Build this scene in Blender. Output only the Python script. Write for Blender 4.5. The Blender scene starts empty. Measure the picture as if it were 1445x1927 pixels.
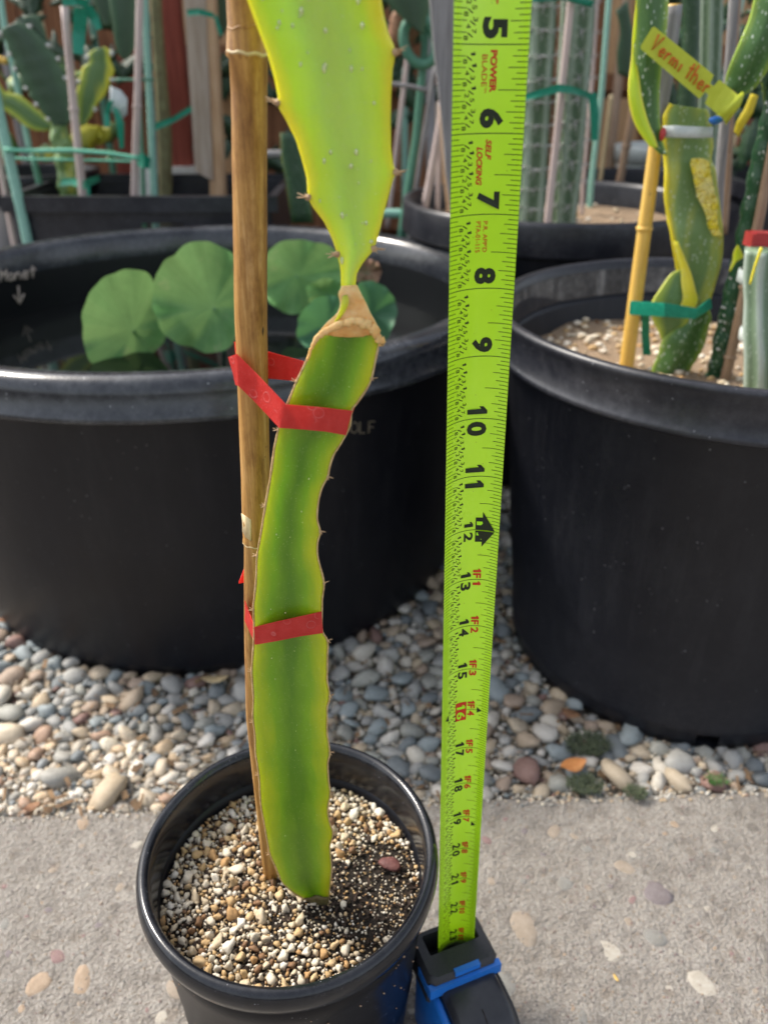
import bpy, bmesh, math, random
from mathutils import Vector, Matrix, noise, Euler
random.seed(7)
IN = 0.0254
sc = bpy.context.scene
COL = sc.collection

# ------------------------------------------------------------------ camera
TH = math.radians(29.3); F = 1500.0; CZ = 20.75; CX, CY = 722.5, 963.5
cd = bpy.data.cameras.new('camera'); cam = bpy.data.objects.new('camera', cd); COL.objects.link(cam)
cam.location = (0, 0, CZ*IN); cam.rotation_euler = (math.pi/2-TH, 0, 0)
cd.sensor_fit = 'VERTICAL'; cd.sensor_height = 24; cd.lens = F/1927*24
cd.clip_start = .01; cd.clip_end = 500
cd.dof.use_dof = True; cd.dof.focus_distance = .335; cd.dof.aperture_fstop = 6.3
sc.camera = cam

# ------------------------------------------------------------------ world, sun, exposure
w = bpy.data.worlds.new('World'); sc.world = w; w.use_nodes = True
nt = w.node_tree; nt.nodes.clear()
SUN_EL, SUN_AZ = math.radians(48), math.radians(-62)      # azimuth from +Y (view direction), negative = left
sky = nt.nodes.new('ShaderNodeTexSky'); sky.sky_type = 'NISHITA'; sky.sun_disc = False
sky.sun_elevation = SUN_EL; sky.sun_rotation = SUN_AZ; sky.dust_density = 3.0; sky.air_density = 1.0
hs = nt.nodes.new('ShaderNodeHueSaturation'); hs.inputs['Saturation'].default_value = .42
bg = nt.nodes.new('ShaderNodeBackground'); bg.inputs['Strength'].default_value = .15
wo = nt.nodes.new('ShaderNodeOutputWorld')
nt.links.new(sky.outputs[0], hs.inputs['Color']); nt.links.new(hs.outputs[0], bg.inputs[0]); nt.links.new(bg.outputs[0], wo.inputs[0])
sd = bpy.data.lights.new('sun', 'SUN'); sd.energy = 2.3; sd.angle = math.radians(8); sd.color = (1, .93, .82)
so = bpy.data.objects.new('sun', sd); COL.objects.link(so)
sv = Vector((math.sin(SUN_AZ)*math.cos(SUN_EL), math.cos(SUN_AZ)*math.cos(SUN_EL), math.sin(SUN_EL)))
so.rotation_euler = sv.to_track_quat('Z', 'Y').to_euler(); so.location = (-3, 2, 4)
sc.view_settings.view_transform = 'Standard'; sc.view_settings.look = 'None'
sc.view_settings.exposure = 1.02; sc.view_settings.gamma = 1
sc.render.engine = 'CYCLES'

# ------------------------------------------------------------------ helpers
def P(px, py, Y=None, z=None):
    """a direction read off the photograph, met with a plane at ground distance Y or height z (inches)"""
    a, b = (px-CX)/F, -(py-CY)/F
    d = Vector((a, math.cos(TH)+b*math.sin(TH), -math.sin(TH)+b*math.cos(TH)))
    t = Y/d.y if Y is not None else (z-CZ)/d.z
    return Vector((0, 0, CZ))+d*t
def depth(p): return p.y*math.cos(TH)+(CZ-p.z)*math.sin(TH)
def cyl_hit(px, py, cx, cy, R, far):
    a, b = (px-CX)/F, -(py-CY)/F
    d = Vector((a, math.cos(TH)+b*math.sin(TH), -math.sin(TH)+b*math.cos(TH)))
    A = d.x**2+d.y**2; B = -2*(d.x*cx+d.y*cy); Cc = cx*cx+cy*cy-R*R
    q = max(0, B*B-4*A*Cc)**.5
    t = (-B+q)/(2*A) if far else (-B-q)/(2*A)
    return Vector((0, 0, CZ))+d*t
def lerp(a, b, t): return a+(b-a)*t
def interp(tab, x):
    if x <= tab[0][0]: return tab[0][1]
    for (a, b), (c, d) in zip(tab, tab[1:]):
        if x <= c: return b+(d-b)*(x-a)/(c-a)
    return tab[-1][1]

class MB:
    def __init__(s): s.v = []; s.f = []; s.att = []; s.m = []
    def add(s, vs, fs, att=None, mi=0):
        o = len(s.v); s.v += [Vector(v) for v in vs]; s.f += [tuple(i+o for i in f) for f in fs]
        s.att += (att if att else [0.0]*len(vs)); s.m += [mi]*len(fs); return s
    def box(s, c, size, rot=None, mi=0):
        hx, hy, hz = size[0]/2, size[1]/2, size[2]/2
        vs = [Vector((x, y, z)) for x in (-hx, hx) for y in (-hy, hy) for z in (-hz, hz)]
        if rot is not None: vs = [rot @ v for v in vs]
        return s.add([v+Vector(c) for v in vs], [(0,1,3,2),(4,6,7,5),(0,4,5,1),(2,3,7,6),(0,2,6,4),(1,5,7,3)], None, mi)
    def rings(s, rings, closed=True, cap=True, att=None, mi=0):
        n = len(rings[0]); o = len(s.v); fs = []
        vs = [v for r in rings for v in r]
        for i in range(len(rings)-1):
            for j in range(n if closed else n-1):
                k = (j+1) % n; fs.append((i*n+j, i*n+k, (i+1)*n+k, (i+1)*n+j))
        if cap and closed:
            fs.append(tuple(range(n))[::-1]); fs.append(tuple((len(rings)-1)*n+j for j in range(n)))
        return s.add(vs, fs, att, mi)
    def tube(s, pts, rad, n=10, cap=True, squash=1.0, wob=0.0, mi=0, ref=None):
        pts = [Vector(p) for p in pts]; R = []
        if not hasattr(rad, '__len__'): rad = [rad]*len(pts)
        for i, p in enumerate(pts):
            t = (pts[min(i+1, len(pts)-1)]-pts[max(i-1, 0)]).normalized()
            a = t.cross(ref or Vector((0, 1, 0)))
            if a.length < .05: a = t.cross(Vector((1, 0, 0)))
            a.normalize(); b = t.cross(a)
            ring = []
            for j in range(n):
                q = 2*math.pi*j/n
                k = 1+(noise.noise(p*1.7+Vector((math.cos(q), math.sin(q), 0)))*wob if wob else 0)
                ring.append(p+(a*math.cos(q)+b*math.sin(q)*squash)*rad[i]*k)
            R.append(ring)
        return s.rings(R, mi=mi, cap=cap)
    def lathe(s, prof, c, n=96, skip=None, wob=0, z0=0, mi=0):
        c = Vector(c); vs = []; fs = []
        for r, z in prof:
            for j in range(n):
                q = 2*math.pi*j/n; rr = r
                if wob: rr = r+noise.noise(Vector((math.cos(q)*1.5, math.sin(q)*1.5, z*.15)))*wob
                vs.append((c.x+rr*math.cos(q), c.y+rr*math.sin(q), c.z+z))
        for i in range(len(prof)-1):
            for j in range(n):
                if skip and skip(i, j): continue
                k = (j+1) % n; fs.append((i*n+j, i*n+k, (i+1)*n+k, (i+1)*n+j))
        return s.add(vs, fs, None, mi)
    def disc(s, c, r, n=48, mi=0):
        c = Vector(c); vs = [c]+[c+Vector((r*math.cos(2*math.pi*j/n), r*math.sin(2*math.pi*j/n), 0)) for j in range(n)]
        return s.add(vs, [(0, 1+j, 1+(j+1) % n) for j in range(n)], None, mi)
    def blob(s, c, rx, ry, rz, rot=None, sub=1, rough=.15, seed=0, mi=0):
        vs, fs = ICO[sub]; out = []; sd = Vector((seed*3.17, seed*1.3, seed*7.7))
        for v in vs:
            k = 1+noise.noise(v*1.2+sd)*rough*2
            q = Vector((v.x*rx*k, v.y*ry*k, v.z*rz*k))
            if rot is not None: q = rot @ q
            out.append(q+Vector(c))
        return s.add(out, fs, None, mi)
    def ribbon(s, pairs, th=.012, sub=6, sag=0, mi=0):
        """pairs of (top, bottom) world points, bridged with a thin band"""
        rows = []
        for i in range(len(pairs)-1):
            for k in range(sub):
                t = k/sub; rows.append((pairs[i][0].lerp(pairs[i+1][0], t), pairs[i][1].lerp(pairs[i+1][1], t)))
        rows.append(pairs[-1])
        R = []
        for i, (a, b) in enumerate(rows):
            a2, b2 = rows[min(i+1, len(rows)-1)]; a0, b0 = rows[max(i-1, 0)]
            nrm = ((a2-a0).cross(b-a)); nrm = nrm.normalized()*th/2 if nrm.length > 1e-9 else Vector((0, th/2, 0))
            m = (a+b)/2+nrm*1.2
            R.append([a+nrm, m+nrm, b+nrm, b-nrm, m-nrm, a-nrm])
        return s.rings(R, mi=mi)
    def build(s, name, mats, base=Vector((0, 0, 0)), parent=None, smooth=True, att=False):
        me = bpy.data.meshes.new(name)
        base = Vector(base)
        me.from_pydata([((v-base)*IN)[:] for v in s.v], [], s.f)
        if not isinstance(mats, (list, tuple)): mats = [mats]
        for m in mats: me.materials.append(m)
        if len(mats) > 1: me.polygons.foreach_set('material_index', s.m)
        if att:
            a = me.attributes.new('rib', 'FLOAT', 'POINT'); a.data.foreach_set('value', s.att)
        me.validate(); me.update()
        bm = bmesh.new(); bm.from_mesh(me); bmesh.ops.recalc_face_normals(bm, faces=bm.faces); bm.to_mesh(me); bm.free()
        if smooth:
            me.polygons.foreach_set('use_smooth', [True]*len(me.polygons))
            if smooth == 'auto' and hasattr(me, 'set_sharp_from_angle'): me.set_sharp_from_angle(angle=math.radians(38))
        o = bpy.data.objects.new(name, me); COL.objects.link(o)
        if parent: o.parent = parent
        else: o.location = base*IN
        return o
def ico(sub):
    bm = bmesh.new(); bmesh.ops.create_icosphere(bm, subdivisions=sub, radius=1)
    vs = [v.co.copy() for v in bm.verts]; fs = [tuple(v.index for v in f.verts) for f in bm.faces]; bm.free(); return vs, fs
ICO = {1: ico(1), 2: ico(2), 3: ico(3), 4: ico(4)}

def tag(o, label=None, cat=None, group=None, kind=None):
    if label: o['label'] = label
    if cat: o['category'] = cat
    if group: o['group'] = group
    if kind: o['kind'] = kind
    return o
class Thing:
    def __init__(s, name, label, cat, base, group=None):
        s.base = Vector(base); s.o = bpy.data.objects.new(name, None); COL.objects.link(s.o)
        s.o.empty_display_size = .01; s.o.location = s.base*IN; tag(s.o, label, cat, group)
    def part(s, name, mb, mat, parent=None, label=None, kind=None, smooth=True, att=False):
        o = mb.build(name, mat, s.base, parent or s.o, smooth, att)
        tag(o, label, None, None, kind); return o
def solo(name, label, cat, mb, mat, base, group=None, kind=None, smooth=True, att=False):
    return tag(mb.build(name, mat, base, None, smooth, att), label, cat, group, kind)
def child_copy(src, parent, base, p, scale=1, rot=(0, 0, 0)):
    o = src.copy(); COL.objects.link(o); o.parent = parent
    o.location = (Vector(p)-Vector(base))*IN
    o.scale = (scale,)*3 if not hasattr(scale, '__len__') else scale
    o.rotation_euler = rot; return o

# ------------------------------------------------------------------ materials
class NT:
    def __init__(s, name):
        s.m = bpy.data.materials.new(name); s.m.use_nodes = True; s.t = s.m.node_tree
        s.b = s.t.nodes['Principled BSDF']; s.n = s.t.nodes; s.tc = s.n.new('ShaderNodeTexCoord')
    def link(s, a, b): s.t.links.new(a, b)
    def mapping(s, scale=(1, 1, 1), src='Object'):
        mp = s.n.new('ShaderNodeMapping'); mp.inputs['Scale'].default_value = scale; s.link(s.tc.outputs[src], mp.inputs[0]); return mp.outputs[0]
    def noise(s, scale, detail=4, rough=.6, vec=None, dist=0):
        n = s.n.new('ShaderNodeTexNoise'); n.inputs['Scale'].default_value = scale; n.inputs['Detail'].default_value = detail
        n.inputs['Roughness'].default_value = rough; n.inputs['Distortion'].default_value = dist
        s.link(vec or s.tc.outputs['Object'], n.inputs['Vector']); return n.outputs['Fac']
    def vor(s, scale, vec=None, feat='F1', out='Distance'):
        n = s.n.new('ShaderNodeTexVoronoi'); n.inputs['Scale'].default_value = scale; n.feature = feat
        s.link(vec or s.tc.outputs['Object'], n.inputs['Vector']); return n.outputs[out]
    def ramp(s, fac, stops, const=False):
        r = s.n.new('ShaderNodeValToRGB'); e = r.color_ramp.elements
        if const: r.color_ramp.interpolation = 'CONSTANT'
        while len(e) < len(stops): e.new(.5)
        for el, (p, c) in zip(e, stops):
            el.position = p; el.color = (*c, 1) if hasattr(c, '__len__') else (c, c, c, 1)
        s.link(fac, r.inputs[0]); return r.outputs[0]
    def mix(s, fac, a, b, mode='MIX'):
        m = s.n.new('ShaderNodeMix'); m.data_type = 'RGBA'; m.blend_type = mode
        for sock, val in ((m.inputs[0], fac), (m.inputs[6], a), (m.inputs[7], b)):
            if hasattr(val, 'links'): s.link(val, sock)
            elif hasattr(val, '__len__'): sock.default_value = (*val, 1)
            else: sock.default_value = val
        return m.outputs[2]
    def math(s, op, a, b=None):
        m = s.n.new('ShaderNodeMath'); m.operation = op
        for i, v in enumerate((a, b)):
            if v is None: continue
            if hasattr(v, 'links'): s.link(v, m.inputs[i])
            else: m.inputs[i].default_value = v
        return m.outputs[0]
    def attr(s, name):
        a = s.n.new('ShaderNodeAttribute'); a.attribute_name = name; return a.outputs['Fac']
    def rnd(s):
        oi = s.n.new('ShaderNodeObjectInfo'); g = s.n.new('ShaderNodeNewGeometry')
        return s.math('FRACT', s.math('ADD', oi.outputs['Random'], g.outputs['Random Per Island']))
    def color(s, c):
        if hasattr(c, 'links'): s.link(c, s.b.inputs['Base Color'])
        else: s.b.inputs['Base Color'].default_value = (*c, 1)
        return s
    def set(s, **k):
        for a, v in k.items():
            i = s.b.inputs[{'rough': 'Roughness', 'spec': 'Specular IOR Level', 'metal': 'Metallic', 'sss': 'Subsurface Weight', 'coat': 'Coat Weight', 'alpha': 'Alpha', 'trans': 'Transmission Weight', 'ior': 'IOR', 'sheen': 'Sheen Weight', 'coatr': 'Coat Roughness'}[a]]
            if hasattr(v, 'links'): s.link(v, i)
            else: i.default_value = v
        return s
    def sssr(s, r, scale):
        s.b.inputs['Subsurface Radius'].default_value = r; s.b.inputs['Subsurface Scale'].default_value = scale; return s
    def bump(s, h, strength=.5, dist=.001):
        b = s.n.new('ShaderNodeBump'); b.inputs['Strength'].default_value = strength; b.inputs['Distance'].default_value = dist
        s.link(h, b.inputs['Height']); s.link(b.outputs[0], s.b.inputs['Normal']); return s
    def translucent(s, col, fac):
        t = s.n.new('ShaderNodeBsdfTranslucent')
        if hasattr(col, 'links'): s.link(col, t.inputs[0])
        else: t.inputs[0].default_value = (*col, 1)
        mx = s.n.new('ShaderNodeMixShader'); mx.inputs[0].default_value = fac
        out = s.n['Material Output']; s.link(s.b.outputs[0], mx.inputs[1]); s.link(t.outputs[0], mx.inputs[2]); s.link(mx.outputs[0], out.inputs[0]); return s

def simple(name, c1, c2=None, scale=60, rough=.6, spec=.4, bump=None, stretch=(1, 1, 1), trans=None, coat=0):
    n = NT(name); v = n.mapping(stretch)
    f = n.noise(scale, 5, .65, v)
    n.color(n.ramp(f, [(.3, c1), (.7, c2 or c1)])).set(rough=rough, spec=spec, coat=coat)
    if bump: n.bump(f, bump[0], bump[1])
    if trans: n.translucent(c2 or c1, trans)
    return n.m

M = {}
def plastic(name, base, dust, rough, dustamt, spec=.5, dscale=150, streak=.8):
    n = NT(name)
    a = n.noise(18, 6, .7); b = n.vor(dscale); c = n.noise(140, 5, .75)
    spots = n.ramp(b, [(.05, 1), (.13, 0)])
    thin = n.ramp(n.noise(90, 3, .6), [(.52, 0), (.62, 1)])
    spots = n.math('MULTIPLY', spots, thin)
    st = n.ramp(n.noise(70, 5, .7, n.mapping((1, 1, .12))), [(.5, 0), (.75, 1)])
    sp = n.n.new('ShaderNodeSeparateXYZ'); n.link(n.tc.outputs['Object'], sp.inputs[0])
    low = n.math('MULTIPLY', n.ramp(sp.outputs[2], [(.0, 1), (.09, 0)]), n.ramp(n.noise(240, 5, .75), [(.42, 0), (.6, 1)]))
    film = n.math('MULTIPLY', n.ramp(a, [(.35, 0), (.75, 1)]), n.ramp(c, [(.35, .2), (.7, 1)]))
    fac = n.math('MINIMUM', n.math('ADD', n.math('ADD', n.math('MULTIPLY', film, dustamt), n.math('MULTIPLY', n.math('MAXIMUM', st, low), dustamt*streak)), n.math('MULTIPLY', spots, .7)), 1)
    n.color(n.mix(fac, base, dust)).set(spec=spec)
    n.set(rough=n.math('ADD', n.math('MULTIPLY', fac, .35), rough))
    n.bump(n.noise(300, 4, .6), .12, .0006); return n.m
M['black_plastic'] = plastic('black_plastic', (.0045, .0052, .0085), (.2, .2, .22), .4, .035, .3)
M['wet_plastic'] = plastic('wet_black_plastic', (.004, .005, .006), (.1, .1, .1), .35, .02, .3)
M['black_dusty'] = plastic('black_dusty_plastic', (.005, .006, .010), (.22, .22, .24), .4, .05, .32)
M['grey_dusty'] = plastic('grey_dusty_plastic', (.008, .009, .014), (.32, .32, .35), .34, .17, .45, 170, .1)
M['lime_scaled'] = plastic('mineral_stained_plastic', (.012, .013, .017), (.4, .41, .43), .5, .55, .4, 120, .9)
M['rim_dusty'] = plastic('rim_scuffed_plastic', (.007, .009, .014), (.45, .47, .5), .2, .22, .6, 170, .0)
M['pot_body'] = plastic('dark_pot_plastic', (.003, .0035, .006), (.25, .25, .27), .3, .035, .22, 260, .4)
M['pot_gloss'] = plastic('glossy_black_plastic', (.004, .005, .008), (.3, .3, .33), .17, .09, .45, 300, .3)
# concrete
n = NT('concrete')
c1 = n.noise(7, 6, .65); c2 = n.noise(900, 5, .8); c3 = n.vor(420); c4 = n.noise(60, 5, .7); c5 = n.vor(170)
base = n.ramp(c1, [(.32, (.34, .31, .275)), (.68, (.47, .43, .385))])
base = n.mix(n.ramp(c4, [(.36, .6), (.52, 0)]), base, (.19, .17, .15))
base = n.mix(n.ramp(c4, [(.54, 0), (.72, .4)]), base, (.47, .445, .415))
big = n.vor(75, None, 'F1', 'Color'); bs_ = n.n.new('ShaderNodeSeparateColor'); n.link(big, bs_.inputs[0]); bm_ = n.math('MULTIPLY', n.ramp(n.vor(75), [(.28, .75), (.36, 0)]), n.ramp(bs_.outputs[0], [(.35, 0), (.4, 1)]))
base = n.mix(bm_, base, n.ramp(bs_.outputs[1], [(.2, (.23, .205, .18)), (.5, (.33, .28, .23)), (.8, (.40, .375, .34))]))
cell = n.vor(620, None, 'F1', 'Color'); cs = n.n.new('ShaderNodeSeparateColor'); n.link(cell, cs.inputs[0])
base = n.mix(n.ramp(cs.outputs[0], [(.55, 0), (.8, .5)]), base, (.25, .22, .19))
base = n.mix(n.ramp(cs.outputs[1], [(.7, 0), (.95, .32)]), base, (.56, .53, .49))
base = n.mix(n.ramp(c2, [(.5, .0), (.66, .8)]), base, (.15, .14, .125))
n.color(base).set(rough=.9, spec=.2); n.bump(n.math('ADD', n.math('MULTIPLY', n.noise(1500, 4, .7), .5), n.math('ADD', n.math('MULTIPLY', c4, 3.0), n.math('MULTIPLY', c3, .5))), 1.0, .0034); M['concrete'] = n.m
# stones
def stone(name, stops, rough=.62, bs=900, tintmix=.5):
    n = NT(name); r = n.rnd(); c = n.ramp(r, stops, True)
    a = n.noise(110, 5, .65); b = n.noise(700, 3, .7)
    c = n.mix(n.ramp(a, [(.35, 0), (.75, tintmix)]), c, n.mix(1, c, (.62, .58, .52), 'MULTIPLY'))
    c = n.mix(n.ramp(b, [(.55, 0), (.75, .35)]), c, (.7, .68, .64))
    n.color(c).set(rough=rough, spec=.35); n.bump(n.noise(bs, 4, .7), .25, .0005); return n.m
M['pebble'] = stone('river_pebble', [(0, (.36, .355, .335)), (.10, (.16, .18, .19)), (.2, (.42, .35, .26)), (.32, (.28, .28, .27)), (.4, (.54, .50, .43)),
    (.5, (.24, .275, .285)), (.6, (.38, .30, .22)), (.68, (.33, .25, .19)), (.74, (.54, .51, .46)), (.82, (.30, .30, .27)), (.9, (.46, .37, .26)), (.96, (.22, .13, .11))])
M['pebble_pale'] = stone('pale_pebble', [(0, (.5, .45, .38)), (.14, (.33, .32, .29)), (.28, (.58, .49, .37)), (.4, (.66, .63, .57)), (.52, (.24, .255, .26)), (.62, (.54, .41, .27)), (.74, (.4, .36, .3)), (.84, (.68, .62, .5)), (.93, (.36, .24, .17))])
M['embedded'] = stone('embedded_aggregate', [(0, (.30, .25, .20)), (.25, (.22, .215, .2)), (.45, (.33, .25, .18)), (.6, (.18, .155, .16)), (.75, (.40, .37, .32)), (.88, (.23, .15, .145))], .85, 900, .7)
M['granule'] = stone('pumice_granule', [(0, (.60, .49, .34)), (.2, (.70, .62, .49)), (.36, (.52, .35, .17)), (.5, (.66, .58, .45)), (.62, (.44, .26, .11)), (.7, (.74, .68, .58)), (.84, (.56, .40, .22)), (.93, (.22, .12, .06))], .8, 2500, .35)
M['soil'] = simple('potting_soil', (.012, .010, .009), (.05, .04, .032), 900, .95, .2, (1, .002))
M['soil_tan'] = simple('pale_soil', (.2, .14, .09), (.42, .31, .21), 350, .95, .2, (1, .003))
M['bark'] = simple('bark_bits', (.012, .009, .007), (.05, .03, .02), 300, .85, .3, (.6, .001))
M['bark_red'] = simple('reddish_bark', (.09, .03, .03), (.17, .07, .06), 300, .6, .4, (.6, .001))
M['dirt'] = simple('damp_dirt', (.035, .028, .022), (.11, .09, .07), 120, .95, .2, (.8, .004))
# cactus green
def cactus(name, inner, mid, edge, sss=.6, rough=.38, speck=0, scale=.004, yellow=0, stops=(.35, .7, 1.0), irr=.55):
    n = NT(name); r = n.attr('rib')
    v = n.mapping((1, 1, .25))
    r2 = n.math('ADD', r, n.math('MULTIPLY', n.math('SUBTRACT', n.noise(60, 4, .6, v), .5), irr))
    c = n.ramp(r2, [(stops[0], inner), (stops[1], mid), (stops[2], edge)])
    c = n.mix(n.ramp(n.noise(900, 3, .6), [(.6, 0), (.8, .25)]), c, (.5, .6, .3))
    c = n.mix(n.ramp(n.noise(45, 5, .7, v, 1.5), [(.45, 0), (.75, .45)]), c, n.mix(1, c, (.72, .8, .6), 'MULTIPLY'))
    c = n.mix(n.ramp(n.noise(1600, 2, .5), [(.68, 0), (.76, .35)]), c, (.7, .75, .45))
    if yellow:
        c = n.mix(n.ramp(n.noise(28, 2, .5, v), [(.52, 0), (.6, yellow)]), c, (.62, .55, .03))
    if speck:
        v2 = n.mapping((1, 1, .55)); s = n.ramp(n.vor(330, v2), [(.14, speck), (.3, 0)])
        s = n.math('MULTIPLY', s, n.ramp(n.noise(70, 3, .6), [(.4, .15), (.55, 1)]))
        c = n.mix(s, c, (.62, .68, .6))
    n.color(c).set(rough=rough, spec=.5, sss=sss).sssr((.9, 1, .15), scale)
    n.bump(n.noise(150, 4, .6), .25, .001); return n.m
M['cactus_lower'] = cactus('cactus_lower_green', (.10, .24, .004), (.20, .38, .004), (.50, .52, .006), .85, stops=(.0, .5, 1.0), irr=1.15)  # yellow edges and darker centre paint in light through thin ribs, over real pigment
M['cactus_upper'] = cactus('cactus_upper_lime', (.52, .72, .12), (.56, .72, .05), (.72, .62, .03), .85, .33, stops=(.3, .7, 1.05))
M['cactus_dark'] = cactus('cactus_dark_green', (.02, .06, .025), (.03, .085, .03), (.09, .15, .06), .15, .5, .25)
M['cactus_mid'] = cactus('cactus_specked_green', (.05, .13, .03), (.09, .2, .05), (.3, .42, .06), .3, .45, .95)
M['cactus_mottled'] = cactus('cactus_mottled_yellow', (.15, .25, .08), (.22, .33, .10), (.5, .5, .07), .35, .45, .65, yellow=.4)
M['cactus_yellow'] = cactus('cactus_yellow_patch', (.75, .62, .03), (.75, .62, .04), (.7, .6, .1), .4, .4, .2)
M['cactus_lime_rib'] = cactus('cactus_lime_rib', (.5, .62, .02), (.55, .62, .02), (.65, .55, .08), .6, .4)
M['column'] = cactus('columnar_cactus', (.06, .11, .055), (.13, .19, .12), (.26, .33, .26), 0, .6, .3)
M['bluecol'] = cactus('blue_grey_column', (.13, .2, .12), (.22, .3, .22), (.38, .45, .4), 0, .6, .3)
M['variegated'] = cactus('variegated_paddle', (.1, .19, .06), (.28, .38, .06), (.5, .52, .08), .2, .5, .1, yellow=.7)
M['paddle_green'] = cactus('dark_paddle', (.025, .06, .03), (.035, .085, .04), (.06, .12, .06), 0, .45)
M['tubecactus'] = cactus('scaly_green_cactus', (.012, .065, .025), (.02, .09, .035), (.09, .2, .09), .1, .35, .5)
n = NT('blistered_yellow'); f = n.vor(420, None, 'SMOOTH_F1')
n.color(n.mix(n.ramp(n.noise(90, 3), [(.4, 0), (.65, 1)]), (.8, .6, .015), (.85, .72, .25))).set(rough=.35, sss=.3).sssr((1, .8, .2), .002); n.bump(f, 1.0, -.004); M['yellow_blister'] = n.m
n = NT('cork'); f = n.noise(300, 5, .7)
n.color(n.ramp(f, [(.3, (.33, .2, .08)), (.6, (.56, .4, .2)), (.8, (.68, .55, .36))])).set(rough=.6, spec=.4, sss=.2).sssr((1, .6, .3), .002); n.bump(f, .7, .001); M['cork'] = n.m
n = NT('callus'); f = n.noise(130, 5, .65)
n.color(n.ramp(f, [(.3, (.72, .30, .06)), (.5, (.86, .50, .16)), (.75, (.92, .68, .34))])).set(rough=.42, spec=.5, sss=.4, coat=.2).sssr((1, .6, .3), .002); n.bump(n.noise(420, 6, .75, None, 1.0), .55, .002); M['callus'] = n.m
M['thorn'] = simple('spine', (.3, .17, .08), (.5, .35, .2), 500, .5)
M['thorn_white'] = simple('white_spine', (.5, .5, .48), (.65, .65, .62), 500, .6)
# bamboo
def bamboo(name, a, b, cc, stain=.5, rough=.45):
    n = NT(name); v = n.mapping((1, 1, .04)); s = n.noise(420, 5, .7, v); bl = n.noise(75, 6, .75, n.mapping((1, 1, .4))); fine = n.noise(1400, 3, .6, n.mapping((1, 1, .3)))
    c = n.ramp(s, [(.3, a), (.55, b), (.8, cc)])
    c = n.mix(n.ramp(bl, [(.48, 0), (.68, stain)]), c, n.mix(1, c, (.45, .32, .2), 'MULTIPLY'))
    c = n.mix(n.ramp(n.noise(90, 4, .7), [(.66, 0), (.72, .6)]), c, (.1, .05, .02))
    c = n.mix(n.ramp(fine, [(.5, 0), (.75, .3)]), c, n.mix(1, c, (.55, .45, .35), 'MULTIPLY'))
    n.color(c).set(rough=rough, spec=.45); n.bump(s, .25, .0008); return n.m
M['bamboo'] = bamboo('bamboo_tan', (.22, .095, .02), (.44, .23, .06), (.64, .42, .19), .9)
M['bamboo_pale'] = bamboo('bamboo_pale', (.5, .38, .2), (.6, .47, .27), (.68, .56, .38), .2)
M['bamboo_gold'] = bamboo('bamboo_gold', (.62, .36, .07), (.72, .46, .1), (.8, .56, .2), .15, .4)
M['bamboo_brown'] = bamboo('bamboo_brown', (.2, .13, .08), (.3, .2, .13), (.4, .3, .2), .4)
M['grey_wood'] = simple('grey_weathered_wood', (.16, .15, .15), (.34, .33, .33), 300, .85, .2, (.8, .002), (1, 1, .04))
M['tan_wood'] = simple('tan_split_wood', (.42, .24, .12), (.72, .50, .32), 200, .8, .2, (.8, .002), (1, 1, .06))
M['split_wood'] = simple('greyed_split_wood', (.3, .22, .16), (.5, .42, .35), 200, .8, .2, (.8, .002), (1, 1, .06))
M['red_wood'] = simple('red_stained_wood', (.16, .035, .025), (.32, .085, .06), 200, .75, .25, (.6, .002), (1, 1, .06))
M['fence_wood'] = simple('brown_fence_board', (.11, .045, .022), (.36, .17, .085), 120, .8, .2, (.8, .003), (1, 1, .05))
M['fence_tan'] = simple('tan_fence_board', (.34, .19, .10), (.6, .38, .2), 120, .8, .2, (.8, .003), (1, 1, .05))
M['pinkstake'] = simple('bleached_pink_stake', (.42, .32, .29), (.6, .5, .46), 200, .6, .3, None, (1, 1, .05))
M['mint'] = simple('mint_coated_stake', (.2, .42, .34), (.3, .52, .43), 200, .45)
M['greenstake'] = simple('dark_green_stake', (.05, .17, .11), (.1, .25, .17), 200, .5)
M['teal'] = simple('green_garden_tape', (.0, .2, .12), (.02, .34, .22), 300, .42, .5, None, (1, 1, 1), .25)
M['mintline'] = simple('mint_twine', (.1, .38, .25), (.15, .48, .33), 300, .5)
n = NT('red_garden_tape')
rings = n.vor(150); rg = n.math('MULTIPLY', n.ramp(rings, [(.24, 0), (.28, 1), (.32, 0)]), n.ramp(n.noise(80, 1), [(.5, 0), (.55, 1)]))
c = n.mix(n.math('MULTIPLY', rg, .5), n.ramp(n.noise(200, 4), [(.3, (.62, .035, .03)), (.7, (.78, .08, .07))]), (.9, .35, .33))
n.color(c).set(rough=.3, spec=.5, alpha=.86); n.bump(n.math('ADD', rg, n.ramp(n.vor(900), [(.1, 1), (.3, 0)])), .5, .0006); n.translucent((.9, .08, .06), .4); M['red_tape'] = n.m
M['red_clip'] = simple('red_plastic', (.4, .03, .03), (.5, .06, .06), 100, .4)
M['clear_tape'] = simple('frosted_clear_tape', (.45, .5, .48), (.6, .64, .62), 200, .3, .5)
M['white_paint'] = simple('white_paint', (.5, .5, .48), (.75, .74, .7), 60, .6)
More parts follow.
